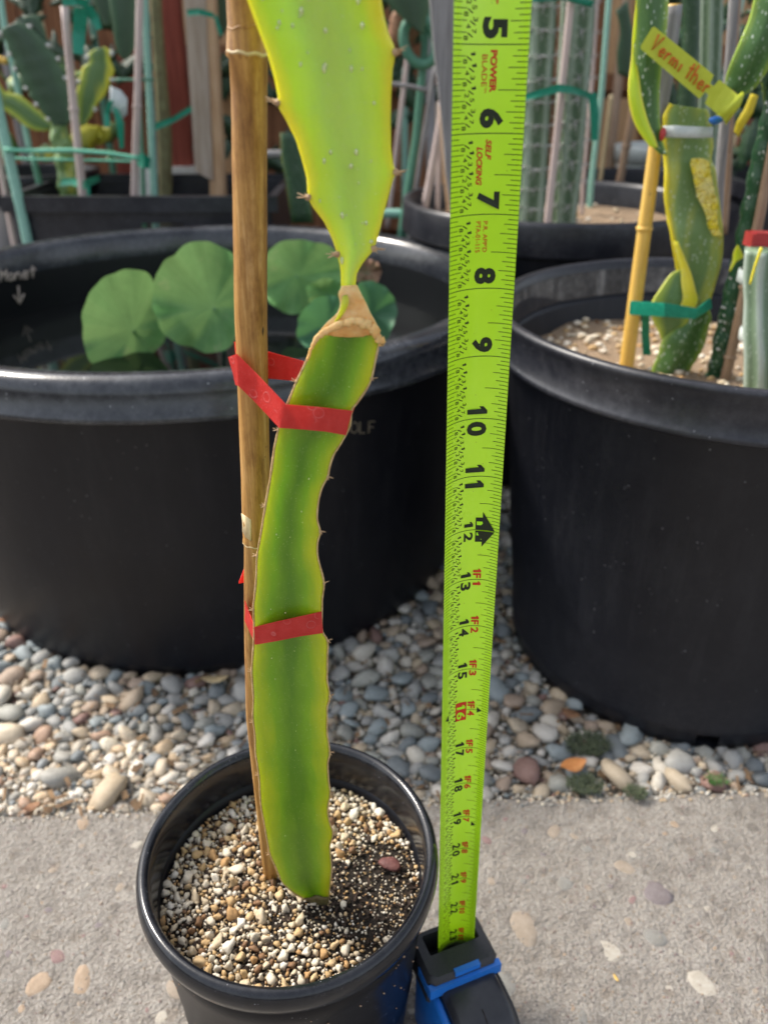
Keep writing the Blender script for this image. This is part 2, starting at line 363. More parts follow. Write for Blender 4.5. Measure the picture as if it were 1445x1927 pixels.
# tape blade
n = NT('lime_tape_blade'); n.color(n.mix(n.ramp(n.vor(260), [(.035, .6), (.06, 0)]), n.ramp(n.noise(40, 3), [(.3, (.53, .92, .010)), (.7, (.58, .97, .015))]), (.08, .15, .01))).set(rough=.3, spec=.5, coat=.7, coatr=.18, sss=.0); M['blade'] = n.m
M['ink'] = simple('black_ink', (.012, .02, .006), None, 50, .5)
M['tickink'] = simple('tick_ink', (.03, .07, .008), None, 50, .5)
M['redink'] = simple('red_ink', (.62, .035, .01), None, 50, .5)
M['limeink'] = simple('lime_ink', (.44, .93, .012), None, 50, .4)
M['steel'] = simple('steel_hook', (.5, .5, .5), (.6, .6, .6), 80, .35, .5)
M['case_black'] = simple('black_rubber_case', (.022, .023, .026), (.04, .04, .044), 900, .55, .4, (.2, .0003))
M['case_gloss'] = simple('black_shiny_case', (.02, .02, .024), (.03, .03, .034), 200, .3, .5)
M['case_blue'] = simple('blue_plastic', (.012, .15, .55), (.02, .18, .62), 100, .4, .5)
# lotus
n = NT('lotus_leaf'); r = n.attr('rib')
c = n.ramp(n.noise(35, 4, .6), [(.3, (.10, .26, .08)), (.7, (.19, .40, .13))]); c = n.mix(n.ramp(r, [(.0, .28), (.2, 0)]), c, (.38, .54, .24))
c = n.mix(n.ramp(n.noise(22, 5, .7), [(.58, 0), (.66, .7)]), c, (.36, .38, .2))
n.color(c).set(rough=.5, spec=.35); n.bump(n.noise(60, 4, .6), .35, .003); n.translucent((.22, .36, .13), .25); M['lotus'] = n.m
n = NT('lotus_leaf_blue'); n.color(n.ramp(n.noise(35, 4, .6), [(.3, (.05, .16, .09)), (.7, (.1, .24, .13))])).set(rough=.5, spec=.4); n.translucent((.12, .3, .1), .25); M['lotus_blue'] = n.m
n = NT('lotus_leaf_dying'); n.color(n.ramp(n.noise(45, 5, .7), [(.3, (.18, .22, .1)), (.55, (.35, .2, .13)), (.75, (.2, .1, .07))])).set(rough=.6); M['lotus_dead'] = n.m
n = NT('dark_water'); n.color((.003, .004, .004)).set(rough=.04, spec=.35); n.bump(n.noise(25, 3), .05, .002); M['water'] = n.m
n = NT('water_drop'); n.color((.66, .8, .28)).set(rough=.02, spec=1.0, coat=.6, sss=.6).sssr((.9, 1, .2), .003); M['drop'] = n.m
n = NT('lime_tag'); n.color(n.ramp(n.noise(200, 3), [(.3, (.5, .56, .03)), (.7, (.56, .62, .05))])).set(rough=.45); n.translucent((.6, .6, .03), .15); M['tag'] = n.m
M['marker'] = simple('orange_marker', (.62, .14, .01), (.55, .1, .01), 600, .5)
M['yellow_tape'] = simple('yellow_flagging', (.6, .5, .02), (.75, .62, .05), 100, .5, .4, None, (1, 1, 1), .3)
M['blue_bit'] = simple('blue_clip', (.02, .15, .55), None, 50, .4)
M['chalk'] = simple('pale_marker', (.4, .33, .28), (.5, .42, .36), 700, .8)
M['faint'] = simple('faint_marker', (.12, .1, .075), (.16, .13, .1), 700, .8)
M['leaf_orange'] = simple('dry_orange_leaf', (.45, .16, .05), (.6, .28, .1), 250, .6, .3, (.6, .001))
M['leaf_brown'] = simple('dry_brown_leaf', (.12, .05, .03), (.3, .17, .09), 250, .7, .3, (.6, .001))
M['moss'] = simple('grey_moss', (.06, .08, .05), (.15, .18, .1), 400, .9)
M['weed'] = simple('green_weed', (.05, .13, .03), (.1, .24, .06), 400, .7)

# ------------------------------------------------------------------ ground
mb = MB(); mb.add([(-3000, -600, -.9), (3000, -600, -.9), (3000, 6000, -.9), (-3000, 6000, -.9)], [(0, 1, 2, 3)])
tag(mb.build('ground', M['dirt'], smooth=False), kind='structure')
def edgeY(x): return 17.85+.04*x
# slab with a slightly ragged far edge
mb = MB(); nx, ny = 160, 6; vs = []; top = []
for i in range(nx+1):
    x = -40+80*i/nx; e = edgeY(x)+noise.noise(Vector((x*.9, 0, 0)))*.09+noise.noise(Vector((x*5, 3, 0)))*.03
    for yy, zz in ((-40, 0), (e-.12, 0), (e, -.1), (e+.05, -1.2)): vs.append((x, yy, zz))
fs = [(i*4+k, (i+1)*4+k, (i+1)*4+k+1, i*4+k+1) for i in range(nx) for k in range(3)]
mb.add(vs, fs); slab = tag(mb.build('concrete_slab', M['concrete'], smooth='auto'), kind='structure')
# aggregate stones worn into the slab
pv = []
for k in range(5):
    mb = MB(); mb.blob((0, 0, 0), 1, .8, .16, sub=2, rough=.22, seed=k+20); pv.append(mb.build('embedded_stone', M['embedded'], parent=slab))
BAND = ((9.0, -3.4), (9.0, -3.0))
taken = []; cnt = 0; first = set()
spots = [(P(155, 1845, z=0), .42), (P(1175, 1632, z=0), .33), (P(1235, 1680, z=0), .5), (P(1230, 1762, z=0), .36), (P(1150, 1790, z=0), .35), (P(985, 1745, z=0), .55), (P(1320, 1850, z=0), .4), (P(75, 1850, z=0), .4), (P(330, 1860, z=0), .35), (P(940, 1860, z=0), .6), (P(880, 1560, z=0), .3), (P(1000, 1860, z=0), .3)]
rr = random.Random(3)
while len(spots) < 640:
    x = rr.uniform(-12, 13); y = rr.uniform(7.6, 17.3); r = rr.choice([.05, .06, .07, .08, .1, .12, .15, .19, .26])
    spots.append((Vector((x, y, 0)), r))
for p, r in spots:
    if cnt >= 290 or any((p-q).length < (r+s)*.95 for q, s in taken): continue
    taken.append((p, r)); k = cnt % 5
    src = pv[k]; o = src if k not in first else src.copy()
    if k in first: COL.objects.link(o)
    first.add(k); cnt += 1
    o.location = (p.x*IN, p.y*IN, (-.035*r)*IN); o.scale = (r, r*rr.uniform(.75, 1.1), r*.5); o.rotation_euler = (0, 0, rr.uniform(0, 6.28))

mb = MB()
for i in range(9000):
    x = rr.uniform(-12, 12.5); y = rr.uniform(7.4, 17.7); r = rr.uniform(.008, .034); mb.blob((x, y, r*.15), r*1.2, r*rr.uniform(.7, 1.1), r*.7, None, 1, .3, i)
tag(mb.build('sand_grain', M['embedded'], parent=slab), kind='stuff')
# ------------------------------------------------------------------ gravel bed of river pebbles
TL = (Vector((-8.2, 35.8, 0)), 11.6); TR = (Vector((12.1, 26.8, 0)), 6.6)
mb = MB(); vs = []; nx, ny = 60, 60
for j in range(ny+1):
    for i in range(nx+1):
        x = -45+90*i/nx; y = lerp(edgeY(x)+.06, 90, (j/ny)**1.5)
        vs.append((x, y, -.36+noise.noise(Vector((x*.4, y*.4, 0)))*.12))
mb.add(vs, [(j*(nx+1)+i, j*(nx+1)+i+1, (j+1)*(nx+1)+i+1, (j+1)*(nx+1)+i) for j in range(ny) for i in range(nx)])
gravel = tag(mb.build('gravel_bed', simple('sandy_dirt', (.11, .095, .08), (.30, .27, .235), 260, .95, .2, (1, .004))), kind='structure')
rg = random.Random(11); cell = 1.5; grid = {}; peb = []
def near(x, y):
    i, j = int(x//cell), int(y//cell)
    for a in (-1, 0, 1):
        for b in (-1, 0, 1):
            yield from grid.get((i+a, j+b), ())
def visible(x, y):
    p = Vector((x, y, 0)); d = depth(p); px = CX+p.x/d*F
    py = CY-((p.y*math.sin(TH)+(0-CZ)*math.cos(TH))/d)*F
    return -60 < px < 1500 and py < 1600, px, py, d
def trypeb(x, y, r, k, pale, z):
    if (Vector((x, y, 0))-TL[0]).length < TL[1]-.1+r*.3: return
    if (Vector((x, y, 0))-TR[0]).length < TR[1]-.1+r*.3: return
    e = edgeY(x)
    if y < e+r*.75: return
    for (a, b, s) in near(x, y):
        if (a-x)**2+(b-y)**2 < (k*(r+s))**2: return
    grid.setdefault((int(x//cell), int(y//cell)), []).append((x, y, r))
    peb.append((x, y, z, r, pale))
for (bx, by, br, bpl) in ((200, 1494, .62, False), (992, 1452, .55, False), (975, 1366, .5, False), (1165, 1462, .62, False), (1025, 1380, .5, False)):
    q_ = P(bx, by, z=0); trypeb(q_.x, max(q_.y, edgeY(q_.x)+br*.8), br, .8, bpl, .0)
for size, n_try, k in (((.44, .6), 260, .84), ((.32, .46), 3600, .76), ((.22, .34), 16000, .73), ((.14, .23), 40000, .70), ((.08, .14), 40000, .72)):
    for _ in range(n_try):
        x = rg.uniform(-17, 17); y = edgeY(x)+rg.random()**1.3*(34 if -5 < x < 8 else 12)
        left = x < -1.5 and y < 22.5; r = rg.uniform(*size)
        if left and r > .38 and rg.random() < .93: continue
        if left and y < 20.3 and r > .25 and rg.random() < .85: continue
        trypeb(x, y, r, k, left and y < 21 and rg.random() < .85, r*.42-.28+rg.uniform(-.08, .1))
# under layer
for _ in range(2600):
    x = rg.uniform(-17, 17); y = edgeY(x)+.2+rg.random()**1.3*(34 if -5 < x < 8 else 10); r = rg.uniform(.13, .3)
    if (Vector((x, y, 0))-TL[0]).length < TL[1] or (Vector((x, y, 0))-TR[0]).length < TR[1]: continue
    if y < edgeY(x)+r*.7: continue
    peb.append((x, y, -.38, r, x < -1.5 and y < 21))
def rank(p):
    v, px, py, d = visible(p[0], p[1])
    if not v or p[2] < -.3: return 0
    return p[3]/d
peb.sort(key=rank, reverse=True)
shapes = []
for k in range(8):
    mb = MB(); mb.blob((0, 0, 0), 1, rg.uniform(.6, .92), rg.uniform(.42, .62), sub=2, rough=.27, seed=k)
    m1 = mb.build('pebble', M['pebble'], parent=gravel); m2 = mb.build('pebble', M['pebble_pale'], parent=gravel); shapes.append((m1, m2))
used = set()
for i, (x, y, z, r, pale) in enumerate(peb[:300]):
    k = i % 8; src = shapes[k][1 if pale else 0]
    key = (k, pale)
    o = src if key not in used else src.copy()
    if key in used: COL.objects.link(o)
    used.add(key)
    s = r*rg.uniform(.95, 1.12)
    o.location = (x*IN, y*IN, z*IN); o.scale = (s*1.12, s, s*rg.uniform(.85, 1.1)); o.rotation_euler = (rg.gauss(0, .3), rg.gauss(0, .3), rg.uniform(0, 6.28))
for k in range(8):
    for pl in (False, True):
        if (k, pl) not in used: bpy.data.objects.remove(shapes[k][1 if pl else 0])
for pl, nm in ((False, 'pebble_fill'), (True, 'pale_pebble_fill')):
    mb = MB()
    for i, (x, y, z, r, pale) in enumerate(peb[300:]):
        if pale != pl: continue
        mb.blob((x, y, z), r*1.1, r*rg.uniform(.65, .9), r*rg.uniform(.5, .7), Euler((rg.gauss(0, .3), rg.gauss(0, .3), rg.uniform(0, 6.28))).to_matrix(), 2 if r > .2 else 1, .17, i)
    tag(mb.build(nm, M['pebble_pale' if pl else 'pebble'], parent=gravel), kind='stuff')
# grit sprinkled between the stones
mb = MB()
for i in range(9000):
    x = rg.uniform(-16, 15); y = edgeY(x)+rg.uniform(-.35, 2.65)**1 if i % 2 else edgeY(x)+rg.uniform(-.1, 8)
    if (Vector((x, y, 0))-TL[0]).length < TL[1] or (Vector((x, y, 0))-TR[0]).length < TR[1]: continue
    r = rg.uniform(.03, .08); mb.blob((x, y, .02 if y < edgeY(x) else rg.uniform(-.25, -.05)), r, r*.8, r*.7, None, 1, .2, i)
tag(mb.build('gravel_grit', M['pebble_pale'], parent=gravel), kind='stuff')
mb = MB()
for i in range(260):
    x = rg.uniform(-16, 14); y = edgeY(x)+rg.random()**1.5*(16 if -5 < x < 8 else 8)
    if (Vector((x, y, 0))-TL[0]).length < TL[1] or (Vector((x, y, 0))-TR[0]).length < TR[1]: continue
    L_ = rg.uniform(.12, .6); wd_ = rg.uniform(.03, .09) if i % 3 else rg.uniform(.12, .22)
    mb.box((x, y, rg.uniform(.0, .22)), (L_, wd_, .02), Euler((rg.gauss(0, .25), rg.gauss(0, .25), rg.uniform(0, 6.28))).to_matrix())
tag(mb.build('leaf_litter', simple('leaf_litter', (.05, .03, .02), (.3, .19, .1), 40, .85), parent=gravel, smooth=False), kind='stuff')

# ------------------------------------------------------------------ fence
fence = Thing('wooden_fence', 'weathered red brown board fence with horizontal rails closing off the background', 'fence', (0, 80, -.9))
rf = random.Random(5); x = -48
while x < 50:
    wd = 5.5; tan = 27 < x < 36 or -20 < x < -14 or 2 < x < 7
    mb = MB(); dy = rf.uniform(-.12, .12); h = 66+rf.uniform(-.4, .4)
    mb.box((x+wd/2, 80+dy, -.9+h/2), (wd, .7, h), Euler((0, rf.uniform(-.004, .004), 0)).to_matrix())
    fence.part('fence_board', mb, M['fence_tan' if tan else 'fence_wood'], smooth=False, label='paler tan fence board' if tan else None)
    x += wd+rf.choice([.15, .3, .5, .8])
for zz in (9, 20.5, 52):
    mb = MB(); mb.box((0, 78.7, zz), (100, 1.5, 3.4)); fence.part('rail', mb, M['fence_wood'], smooth=False)

# ------------------------------------------------------------------ tubs and pots
def tub(name, label, c, Rb, prof, mats, water=None):
    t = Thing(name, label, 'tub' if name.endswith('tub') else 'pot', c)
    return t
# big left tub with lotus
lt = Thing('lotus_tub', 'wide round black plastic tub filled with water and lotus leaves', 'tub', (-8.2, 35.8, -.3))
c = (-8.2, 35.8, 0)
mb = MB(); mb.lathe([(.1, .1), (11.3, .0), (11.65, -.3), (11.75, .4), (12.1, 5), (12.5, 11.2), (12.55, 11.35), (12.1, 11.35)], c, 128, wob=.07); lt.part('body', mb, M['black_plastic'])
mb = MB(); mb.lathe([(12.1, 11.4), (11.9, 9), (11.3, .5), (.1, .4)], c, 128, wob=.05); lt.part('inner_wall', mb, M['wet_plastic'])
mb = MB(); mb.lathe([(12.5, 11.3), (13.42, 11.2), (13.55, 11.3), (13.5, 11.45), (13.36, 11.62), (13.34, 12.1), (13.26, 12.42), (13.0, 12.6), (12.6, 12.62), (12.3, 12.5), (12.12, 12.2), (12.08, 11.3)], c, 160, wob=.05); lt.part('rim', mb, M['rim_dusty'])
mb = MB(); mb.disc((-8.2, 35.8, 9.4), 11.92, 96); lt.part('water', mb, M['water'], smooth=False)
def strokes(mb, paths, onf, r=.05):
    for path in paths:
        pts = [onf(*p) for p in path]
        dense = []
        for a, b in zip(pts, pts[1:]):
            for k in range(3): dense.append(a.lerp(b, k/3))
        dense.append(pts[-1]); mb.tube(dense, r, 6)
def letters(word, x0, y0, h, wdt, dx=1.0, slant=0):
    G = {'M': [[(0,0),(0,1),(.5,.4),(1,1),(1,0)]], 'o': [[(.5,.6),(.1,.45),(.1,.1),(.5,0),(.9,.1),(.9,.45),(.5,.6)]], 'n': [[(0,0),(0,.6)],[(0,.4),(.5,.6),(.9,.4),(.9,0)]],
         'e': [[(0,.3),(.9,.35),(.8,.6),(.3,.6),(0,.3),(.3,0),(.9,.1)]], 't': [[(.4,1),(.4,0)],[(-.1,.65),(.9,.7)]], 'O': [[(.5,1),(0,.7),(0,.2),(.5,0),(1,.2),(1,.7),(.5,1)]],
         'L': [[(0,1),(0,0),(.8,0)]], 'F': [[(0,0),(0,1),(.9,1)],[(0,.5),(.7,.5)]], 'V': [[(0,1),(.35,0),(.95,1.05)]], 'r': [[(0,0),(.1,.62)],[(.1,.4),(.5,.65),(.8,.6)]],
         'm': [[(0,0),(0,.6)],[(0,.45),(.3,.62),(.45,.4),(.45,0)],[(.45,.45),(.75,.62),(.95,.4),(.95,0)]], 'i': [[(.3,0),(.3,.6)]], 'h': [[(0,0),(0,1.1)],[(0,.4),(.5,.6),(.8,.4),(.8,0)]], 'v': [[(0,.6),(.4,0),(.8,.6)]]}
    out = []
    for i, ch in enumerate(word):
        for path in G.get(ch, []): out.append([(x0+i*wdt*dx+p[0]*wdt*.75, y0-p[1]*h+slant*(i*wdt*dx+p[0]*wdt*.75)) for p in path])
    return out
mb = MB(); onf = lambda a, b: cyl_hit(a, b, -8.2, 35.8, 11.93, True)
strokes(mb, letters('Monet', 2, 530, 22, 14, slant=-.12), onf, .05)
strokes(mb, [[(35, 538), (38, 570)], [(27, 556), (38, 571), (46, 553)]], onf, .05); lt.part('handwriting', mb, M['chalk'], label='handwritten Monet with an arrow')
mb = MB(); strokes(mb, letters('OLF', 660, 815, 22, 17), lambda a, b: cyl_hit(a, b, -8.2, 35.8, 12.42, False), .03); lt.part('handwriting', mb, M['faint'], label='faint handwritten letters OLF')

# lotus leaves
def leaf(name, label, cx, cy, rx, ry, Y, yaw, cup, mat, notch=None, stem=True, rot=0, ruff=.05, cat='leaf', vx=0, vy=0):
    nr, na = 12, 126; vs = []; att = []; p0 = P(cx, cy, Y=Y)
    sd = Vector((cx*.1, cy*.1, 0))
    for i in range(nr+1):
        t = i/nr
        for j in range(na):
            q = 2*math.pi*j/na
            k = 1+noise.noise(Vector((math.cos(q)*1.3, math.sin(q)*1.3, 0))+sd)*ruff*3.6+.012*math.sin(q*13+cx)
            if notch and abs((q-notch[0]+math.pi) % (2*math.pi)-math.pi) < notch[1]:
                k *= 1-notch[2]*(1-abs((q-notch[0]+math.pi) % (2*math.pi)-math.pi)/notch[1])
            a, b = rx*k*math.cos(q), ry*k*math.sin(q)
            a, b = a*math.cos(rot)-b*math.sin(rot), a*math.sin(rot)+b*math.cos(rot)
            dy = yaw*(a/rx)*t + cup*t*t + .3*t*t*math.sin(q*4+cx)+.12*t**3*math.sin(q*9+cy) + .1*t*noise.noise(Vector((math.cos(q)*3, math.sin(q)*3, t*2))+sd)
            vs.append(P(cx+vx*(1-t)+a*t, cy+vy*(1-t)+b*t, Y=Y+dy))
            att.append(abs(math.sin(q*10.5))*min(1, t*3) if t > .05 else 0)
    fs = [(i*na+j, i*na+(j+1) % na, (i+1)*na+(j+1) % na, (i+1)*na+j) for i in range(nr) for j in range(na)]
    base = P(cx, cy, Y=Y); base = Vector((base.x, base.y+.3, 9.4))
    t = Thing(name, label, cat, base, 'lotus leaves in the water tub')
    mb = MB(); mb.add(vs, fs, att); t.part('leaf_blade', mb, mat, att=True)
    if stem:
        top = P(cx+vx, cy+vy, Y=Y+.05); mb = MB(); mb.tube([base+Vector((.6, .8, -.6)), base.lerp(top, .45)+Vector((.25, .5, 0)), top], [.11, .1, .09], 8); t.part('stalk', mb, M['greenstake'])
leaf('lotus_leaf', 'leftmost lotus leaf, round and green, tapering to a point near the rim', 230, 606, 80, 92, 35, .9, -.9, M['lotus'], None, rot=.1, vx=20, vy=15)
leaf('lotus_leaf', 'largest pale green lotus leaf just left of the bamboo stake', 378, 558, 98, 106, 34, .3, -.8, M['lotus'], (4.1, .5, .12), vx=25, vy=20)
leaf('lotus_leaf', 'lotus leaf right of the bamboo stake with a mottled pale patch', 568, 518, 86, 72, 39, -.4, -.7, M['lotus'], (.5, .4, .1), vx=-10)
leaf('lotus_leaf', 'small light green lotus leaf tucked behind the neck of the cactus', 615, 552, 38, 28, 38, .2, -.4, M['lotus'])
leaf('lotus_leaf', 'blue green round lotus leaf rightmost in the tub behind the cactus', 700, 590, 48, 58, 36.5, -.3, -.5, M['lotus_blue'])
leaf('lotus_leaf', 'blue green lotus leaf partly hidden left behind the cactus top', 618, 612, 58, 56, 34, .2, -.5, M['lotus_blue'])
leaf('lotus_leaf', 'brown dying lotus leaf at the right inside the tub', 692, 512, 28, 26, 40, .2, -.3, M['lotus_dead'])

# right black pot
rc = Vector((12.1, 26.8, 0))
rp = Thing('black_nursery_pot', 'big round black nursery pot on the right holding staked cacti', 'pot', (12.1, 26.8, 0))
ang = lambda j, n: math.degrees(2*math.pi*j/n) % 360
def skip(i, j):
    a = ang(j, 160); return i in (1, 2) and (258.5 < a < 264 or 352 < a < 358)
mb = MB(); mb.lathe([(6.2, .02), (6.6, 0), (6.63, .3), (6.66, .55), (6.7, .8), (6.66, .86), (7.2, 6), (7.75, 12.0), (7.8, 12.05), (7.75, 12.3), (7.6, 12.0), (6.5, 1), (5.0, .9)], rc, 160, skip, wob=.05); rp.part('body', mb, M['black_dusty'])
mb = MB(); mb.lathe([(7.76, 12.1), (8.16, 12.0), (8.25, 12.1), (8.2, 12.22), (8.12, 12.32), (8.22, 13.3), (8.3, 13.42), (8.28, 13.55), (8.1, 13.6), (7.95, 13.5), (7.86, 13.2), (7.7, 12.1)], rc, 160, wob=.05); rp.part('rim', mb, M['grey_dusty'])
mb = MB(); mb.lathe([(7.6, 10.9), (7.84, 13.25)], rc, 120); rp.part('inner_wall', mb, M['lime_scaled'])
def potsoil(c, R, z, label, nb, seed, mat='soil_tan'):
    r = random.Random(seed); mb = MB(); vs = [Vector((c[0], c[1], z))]; fs = []; nr, na = 10, 40
    for i in range(1, nr+1):
        for j in range(na):
            q = 2*math.pi*j/na; rad = R*i/nr; p = Vector((c[0]+rad*math.cos(q), c[1]+rad*math.sin(q), z)); p.z += noise.noise(p*.8)*.25; vs.append(p)
    fs = [(0, 1+j, 1+(j+1) % na) for j in range(na)]+[(1+(i-1)*na+j, 1+(i-1)*na+(j+1) % na, 1+i*na+(j+1) % na, 1+i*na+j) for i in range(1, nr) for j in range(na)]
    mb.add(vs, fs); o = solo('pot_soil', label, 'soil', mb, M[mat], (c[0], c[1], z), kind='stuff')
    mb = MB()
    for i in range(nb):
        q = r.uniform(0, 6.28); rad = R*r.random()**.5*.97; s = r.uniform(.06, .2); p = Vector((c[0]+rad*math.cos(q), c[1]+rad*math.sin(q), z+.05)); p.z += noise.noise(p*.8)*.25
        mb.blob(p, s, s*.8, s*.7, None, 1, .2, i)
    k = mb.build('soil_grain', M['granule'], Vector((c[0], c[1], z)), o); k['kind'] = 'stuff'
potsoil(rc, 7.6, 11.2, 'pale gritty soil inside the big black pot on the right', 900, 1)
# large grey tub behind on the right
bp = Thing('grey_dusty_pot', 'dusty grey black round pot behind holding the columnar cacti', 'pot', (9.5, 46.5, -.5))
bc = (9.5, 46.5, 0)
mb = MB(); mb.lathe([(6.5, .1), (7, 0), (7.1, .5), (8.0, 12.8), (8.05, 13), (7.8, 13), (7.7, 12)], bc, 120); bp.part('body', mb, M['black_dusty'])
mb = MB(); mb.lathe([(8.0, 12.9), (8.45, 12.8), (8.5, 12.9), (8.45, 14.2), (8.4, 14.4), (8.1, 14.4), (8.0, 14.1), (7.9, 12.9)], bc, 120, wob=.06); bp.part('rim', mb, M['grey_dusty'])
potsoil(bc, 7.85, 13.0, 'soil in the dusty grey pot behind', 100, 2)
def smallpot(label, cx, cy, R, h, z0=0, mat='black_dusty', name='black_pot', cat='pot'):
    t = Thing(name, label, cat, (cx, cy, z0)); c = (cx, cy, z0)
    mb = MB(); mb.lathe([(.1, .05), (R*.8, 0), (R*.83, .3), (R*.94, h-1.2), (R*.9, h-1.2), (R*.75, .4), (.1, .4)], c, 80); t.part('body', mb, M[mat])
    mb = MB(); mb.lathe([(R*.93, h-1.25), (R, h-1.3), (R*1.02, h-.1), (R, h), (R*.95, h), (R*.92, h-.3), (R*.9, h-1.25)], c, 80); t.part('rim', mb, M[mat])
    mb = MB(); mb.disc((cx, cy, z0+h-2.2), R*.9, 48); t.part('soil', mb, M['soil'], smooth=False)
smallpot('small black round pot with a thin bamboo stake behind the grey pot', 17.6, 60, 4.9, 14.0)
smallpot('pale rimmed pot standing farthest back between the stakes', 21.5, 70, 2.9, 15.2, 0, 'clear_tape')
smallpot('black pot at the left edge behind the tub', -25.2, 62, 4.5, 14.2)
# rectangular planters with a hand hole
def planter(label, x0, x1, y0, y1, h, hole):
    t = Thing('rectangular_planter', label, 'planter', ((x0+x1)/2, (y0+y1)/2, -.4))
    mb = MB(); hx, hw, hz, hh = hole; th = .25
    for (a, b, cc, d) in ((x0, hx-hw, 0, h), (hx+hw, x1, 0, h), (hx-hw, hx+hw, 0, hz-hh), (hx-hw, hx+hw, hz+hh, h)):
        mb.box(((a+b)/2, y0, (cc+d)/2-.4), (b-a, th, d-cc))
    for yy in (y1,): mb.box(((x0+x1)/2, yy, h/2-.4), (x1-x0, th, h))
    for xx in (x0, x1): mb.box((xx, (y0+y1)/2, h/2-.4), (th, y1-y0-th, h))
    t.part('wall', mb, M['grey_dusty'], smooth=False)
    mb = MB(); lw = .7
    mb.box(((x0+x1)/2, y0-.3, h-.5), (x1-x0+1.2, .5, .9)); mb.box(((x0+x1)/2, y1+.3, h-.5), (x1-x0+1.2, .5, .9))
    for xx in (x0-.3, x1+.3): mb.box((xx, (y0+y1)/2, h-.5), (.5, y1-y0, .9))
    t.part('rim', mb, M['grey_dusty'], smooth=False)
    mb = MB(); mb.box(((x0+x1)/2, (y0+y1)/2, h-3.4), (x1-x0-.4, y1-y0-.4, .2)); t.part('soil', mb, M['soil'], smooth=False)
planter('long dark planter box with a slot handle behind the lotus tub', -22.5, -7.0, 51.5, 62, 13.9, (-13.6, 1.3, 12.0, .65))
planter('dark planter box with a notch handle at the right edge behind the pots', 22.2, 36, 51, 61, 14.6, (25.4, 1.5, 11.8, 1.6))

# ------------------------------------------------------------------ stems: left and right edge read at each height
SEC = {'tri': [(-1, 0), (-.93, -.05), (-.75, -.035), (-.5, .03), (-.25, .075), (0, .09), (.25, .075), (.5, .03), (.75, -.035), (.93, -.05), (1, 0), (.98, .07), (.8, .12), (.5, .17), (.27, .28), (.17, .5), (.13, .8), (.05, .88), (-.05, .88), (-.11, .8), (-.15, .5), (-.27, .28), (-.5, .17), (-.8, .12), (-.98, .07)],
       'lens': [(-1, 0), (-.9, -.03), (-.6, -.05), (-.2, -.08), (0, -.12), (.2, -.08), (.6, -.05), (.9, -.03), (1, 0), (.9, .05), (.5, .09), (.15, .13), (0, .18), (-.15, .13), (-.5, .09), (-.9, .05)],
       'round': [(math.cos(a), -math.sin(a)) for a in [math.pi-2*math.pi*k/20 for k in range(20)]],
       'fold': [(-1, .0), (-.9, -.05), (-.6, -.22), (-.35, -.42), (-.2, -.47), (0, -.4), (.3, -.2), (.7, -.04), (.95, -.03), (1, .02), (.9, .09), (.5, .12), (.1, .05), (-.2, .0), (-.5, .05), (-.9, .08)]}
SEC['ribbed'] = []
for k in range(60):
    a = math.pi-2*math.pi*k/60; rr_ = .86+.14*abs(math.cos(a*3.0+.4))**1.5*1.0; SEC['ribbed'].append((rr_*math.cos(a), -rr_*math.sin(a)))
class Stem:
    """rows: (lx, ly, rx, ry, Y[, dY right minus left])"""
    def __init__(s, rows, sec='tri', sub=3, depthk=1.0, ends=True):
        rows = [(*r, 0) if len(r) == 5 else r for r in rows]; s.rows = []; s.sec = sec; s.k = depthk
        for i in range(len(rows)-1):
            r0, r1, r2, r3 = rows[max(i-1, 0)], rows[i], rows[i+1], rows[min(i+2, len(rows)-1)]
            for q in range(sub):
                t = q/sub
                s.rows.append(tuple(.5*((2*b)+(c-a)*t+(2*a-5*b+4*c-d)*t*t+(-a+3*b-3*c+d)*t**3) for a, b, c, d in zip(r0, r1, r2, r3)))
        s.rows.append(rows[-1]); s.LR = [(P(r[0], r[1], Y=r[4]-r[5]/2), P(r[2], r[3], Y=r[4]+r[5]/2)) for r in s.rows]
    def at(s, i, u, v):
        L, R = s.LR[i]; h = (R-L)/2; c = (L+R)/2; nrm = Vector((-h.y, h.x, 0))
        nrm = nrm.normalized() if nrm.length > 1e-6 else Vector((0, 1, 0))
        return c+h*u+nrm*(v*h.length*s.k)
    def front(s, i, u):
        sec = SEC[s.sec]; fr = [p for p in sec[:len(sec)//2+1]]
        v = interp(sorted(fr), u); return s.at(i, u, v)
    def mesh(s, mb=None, wob=0):
        mb = mb or MB(); R = []; att = []
        for i in range(len(s.LR)):
            ring = []
            for u, v in SEC[s.sec]:
                p = s.at(i, u, v)
                if wob: p = p+Vector((0, noise.noise(p*2)*wob, 0))
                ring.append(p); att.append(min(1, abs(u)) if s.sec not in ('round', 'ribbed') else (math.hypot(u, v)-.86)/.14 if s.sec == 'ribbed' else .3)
            R.append(ring)
        mb.rings(R, att=att); return mb
    def edge(s, side, mb=None, r=.025, a=0, b=None):
        mb = mb or MB(); pts = [s.LR[i][side] for i in range(a, b or len(s.LR))]
        pts = [p+Vector((0, -.01, 0)) for p in pts]
        mb.tube(pts, [r*(1+.35*noise.noise(p*6)) for p in pts], 7); return mb
    def nearest(s, side, px, py):
        best = min(range(len(s.rows)), key=lambda i: (s.rows[i][side*2]-px)**2+(s.rows[i][side*2+1]-py)**2); return s.LR[best][side], best
def both(left, right, ys, Y):
    return [(interp(left, y), y, interp(right, y), y, Y(y) if callable(Y) else Y) for y in ys]
def edgetab(pts): return sorted((y, x) for x, y in pts)

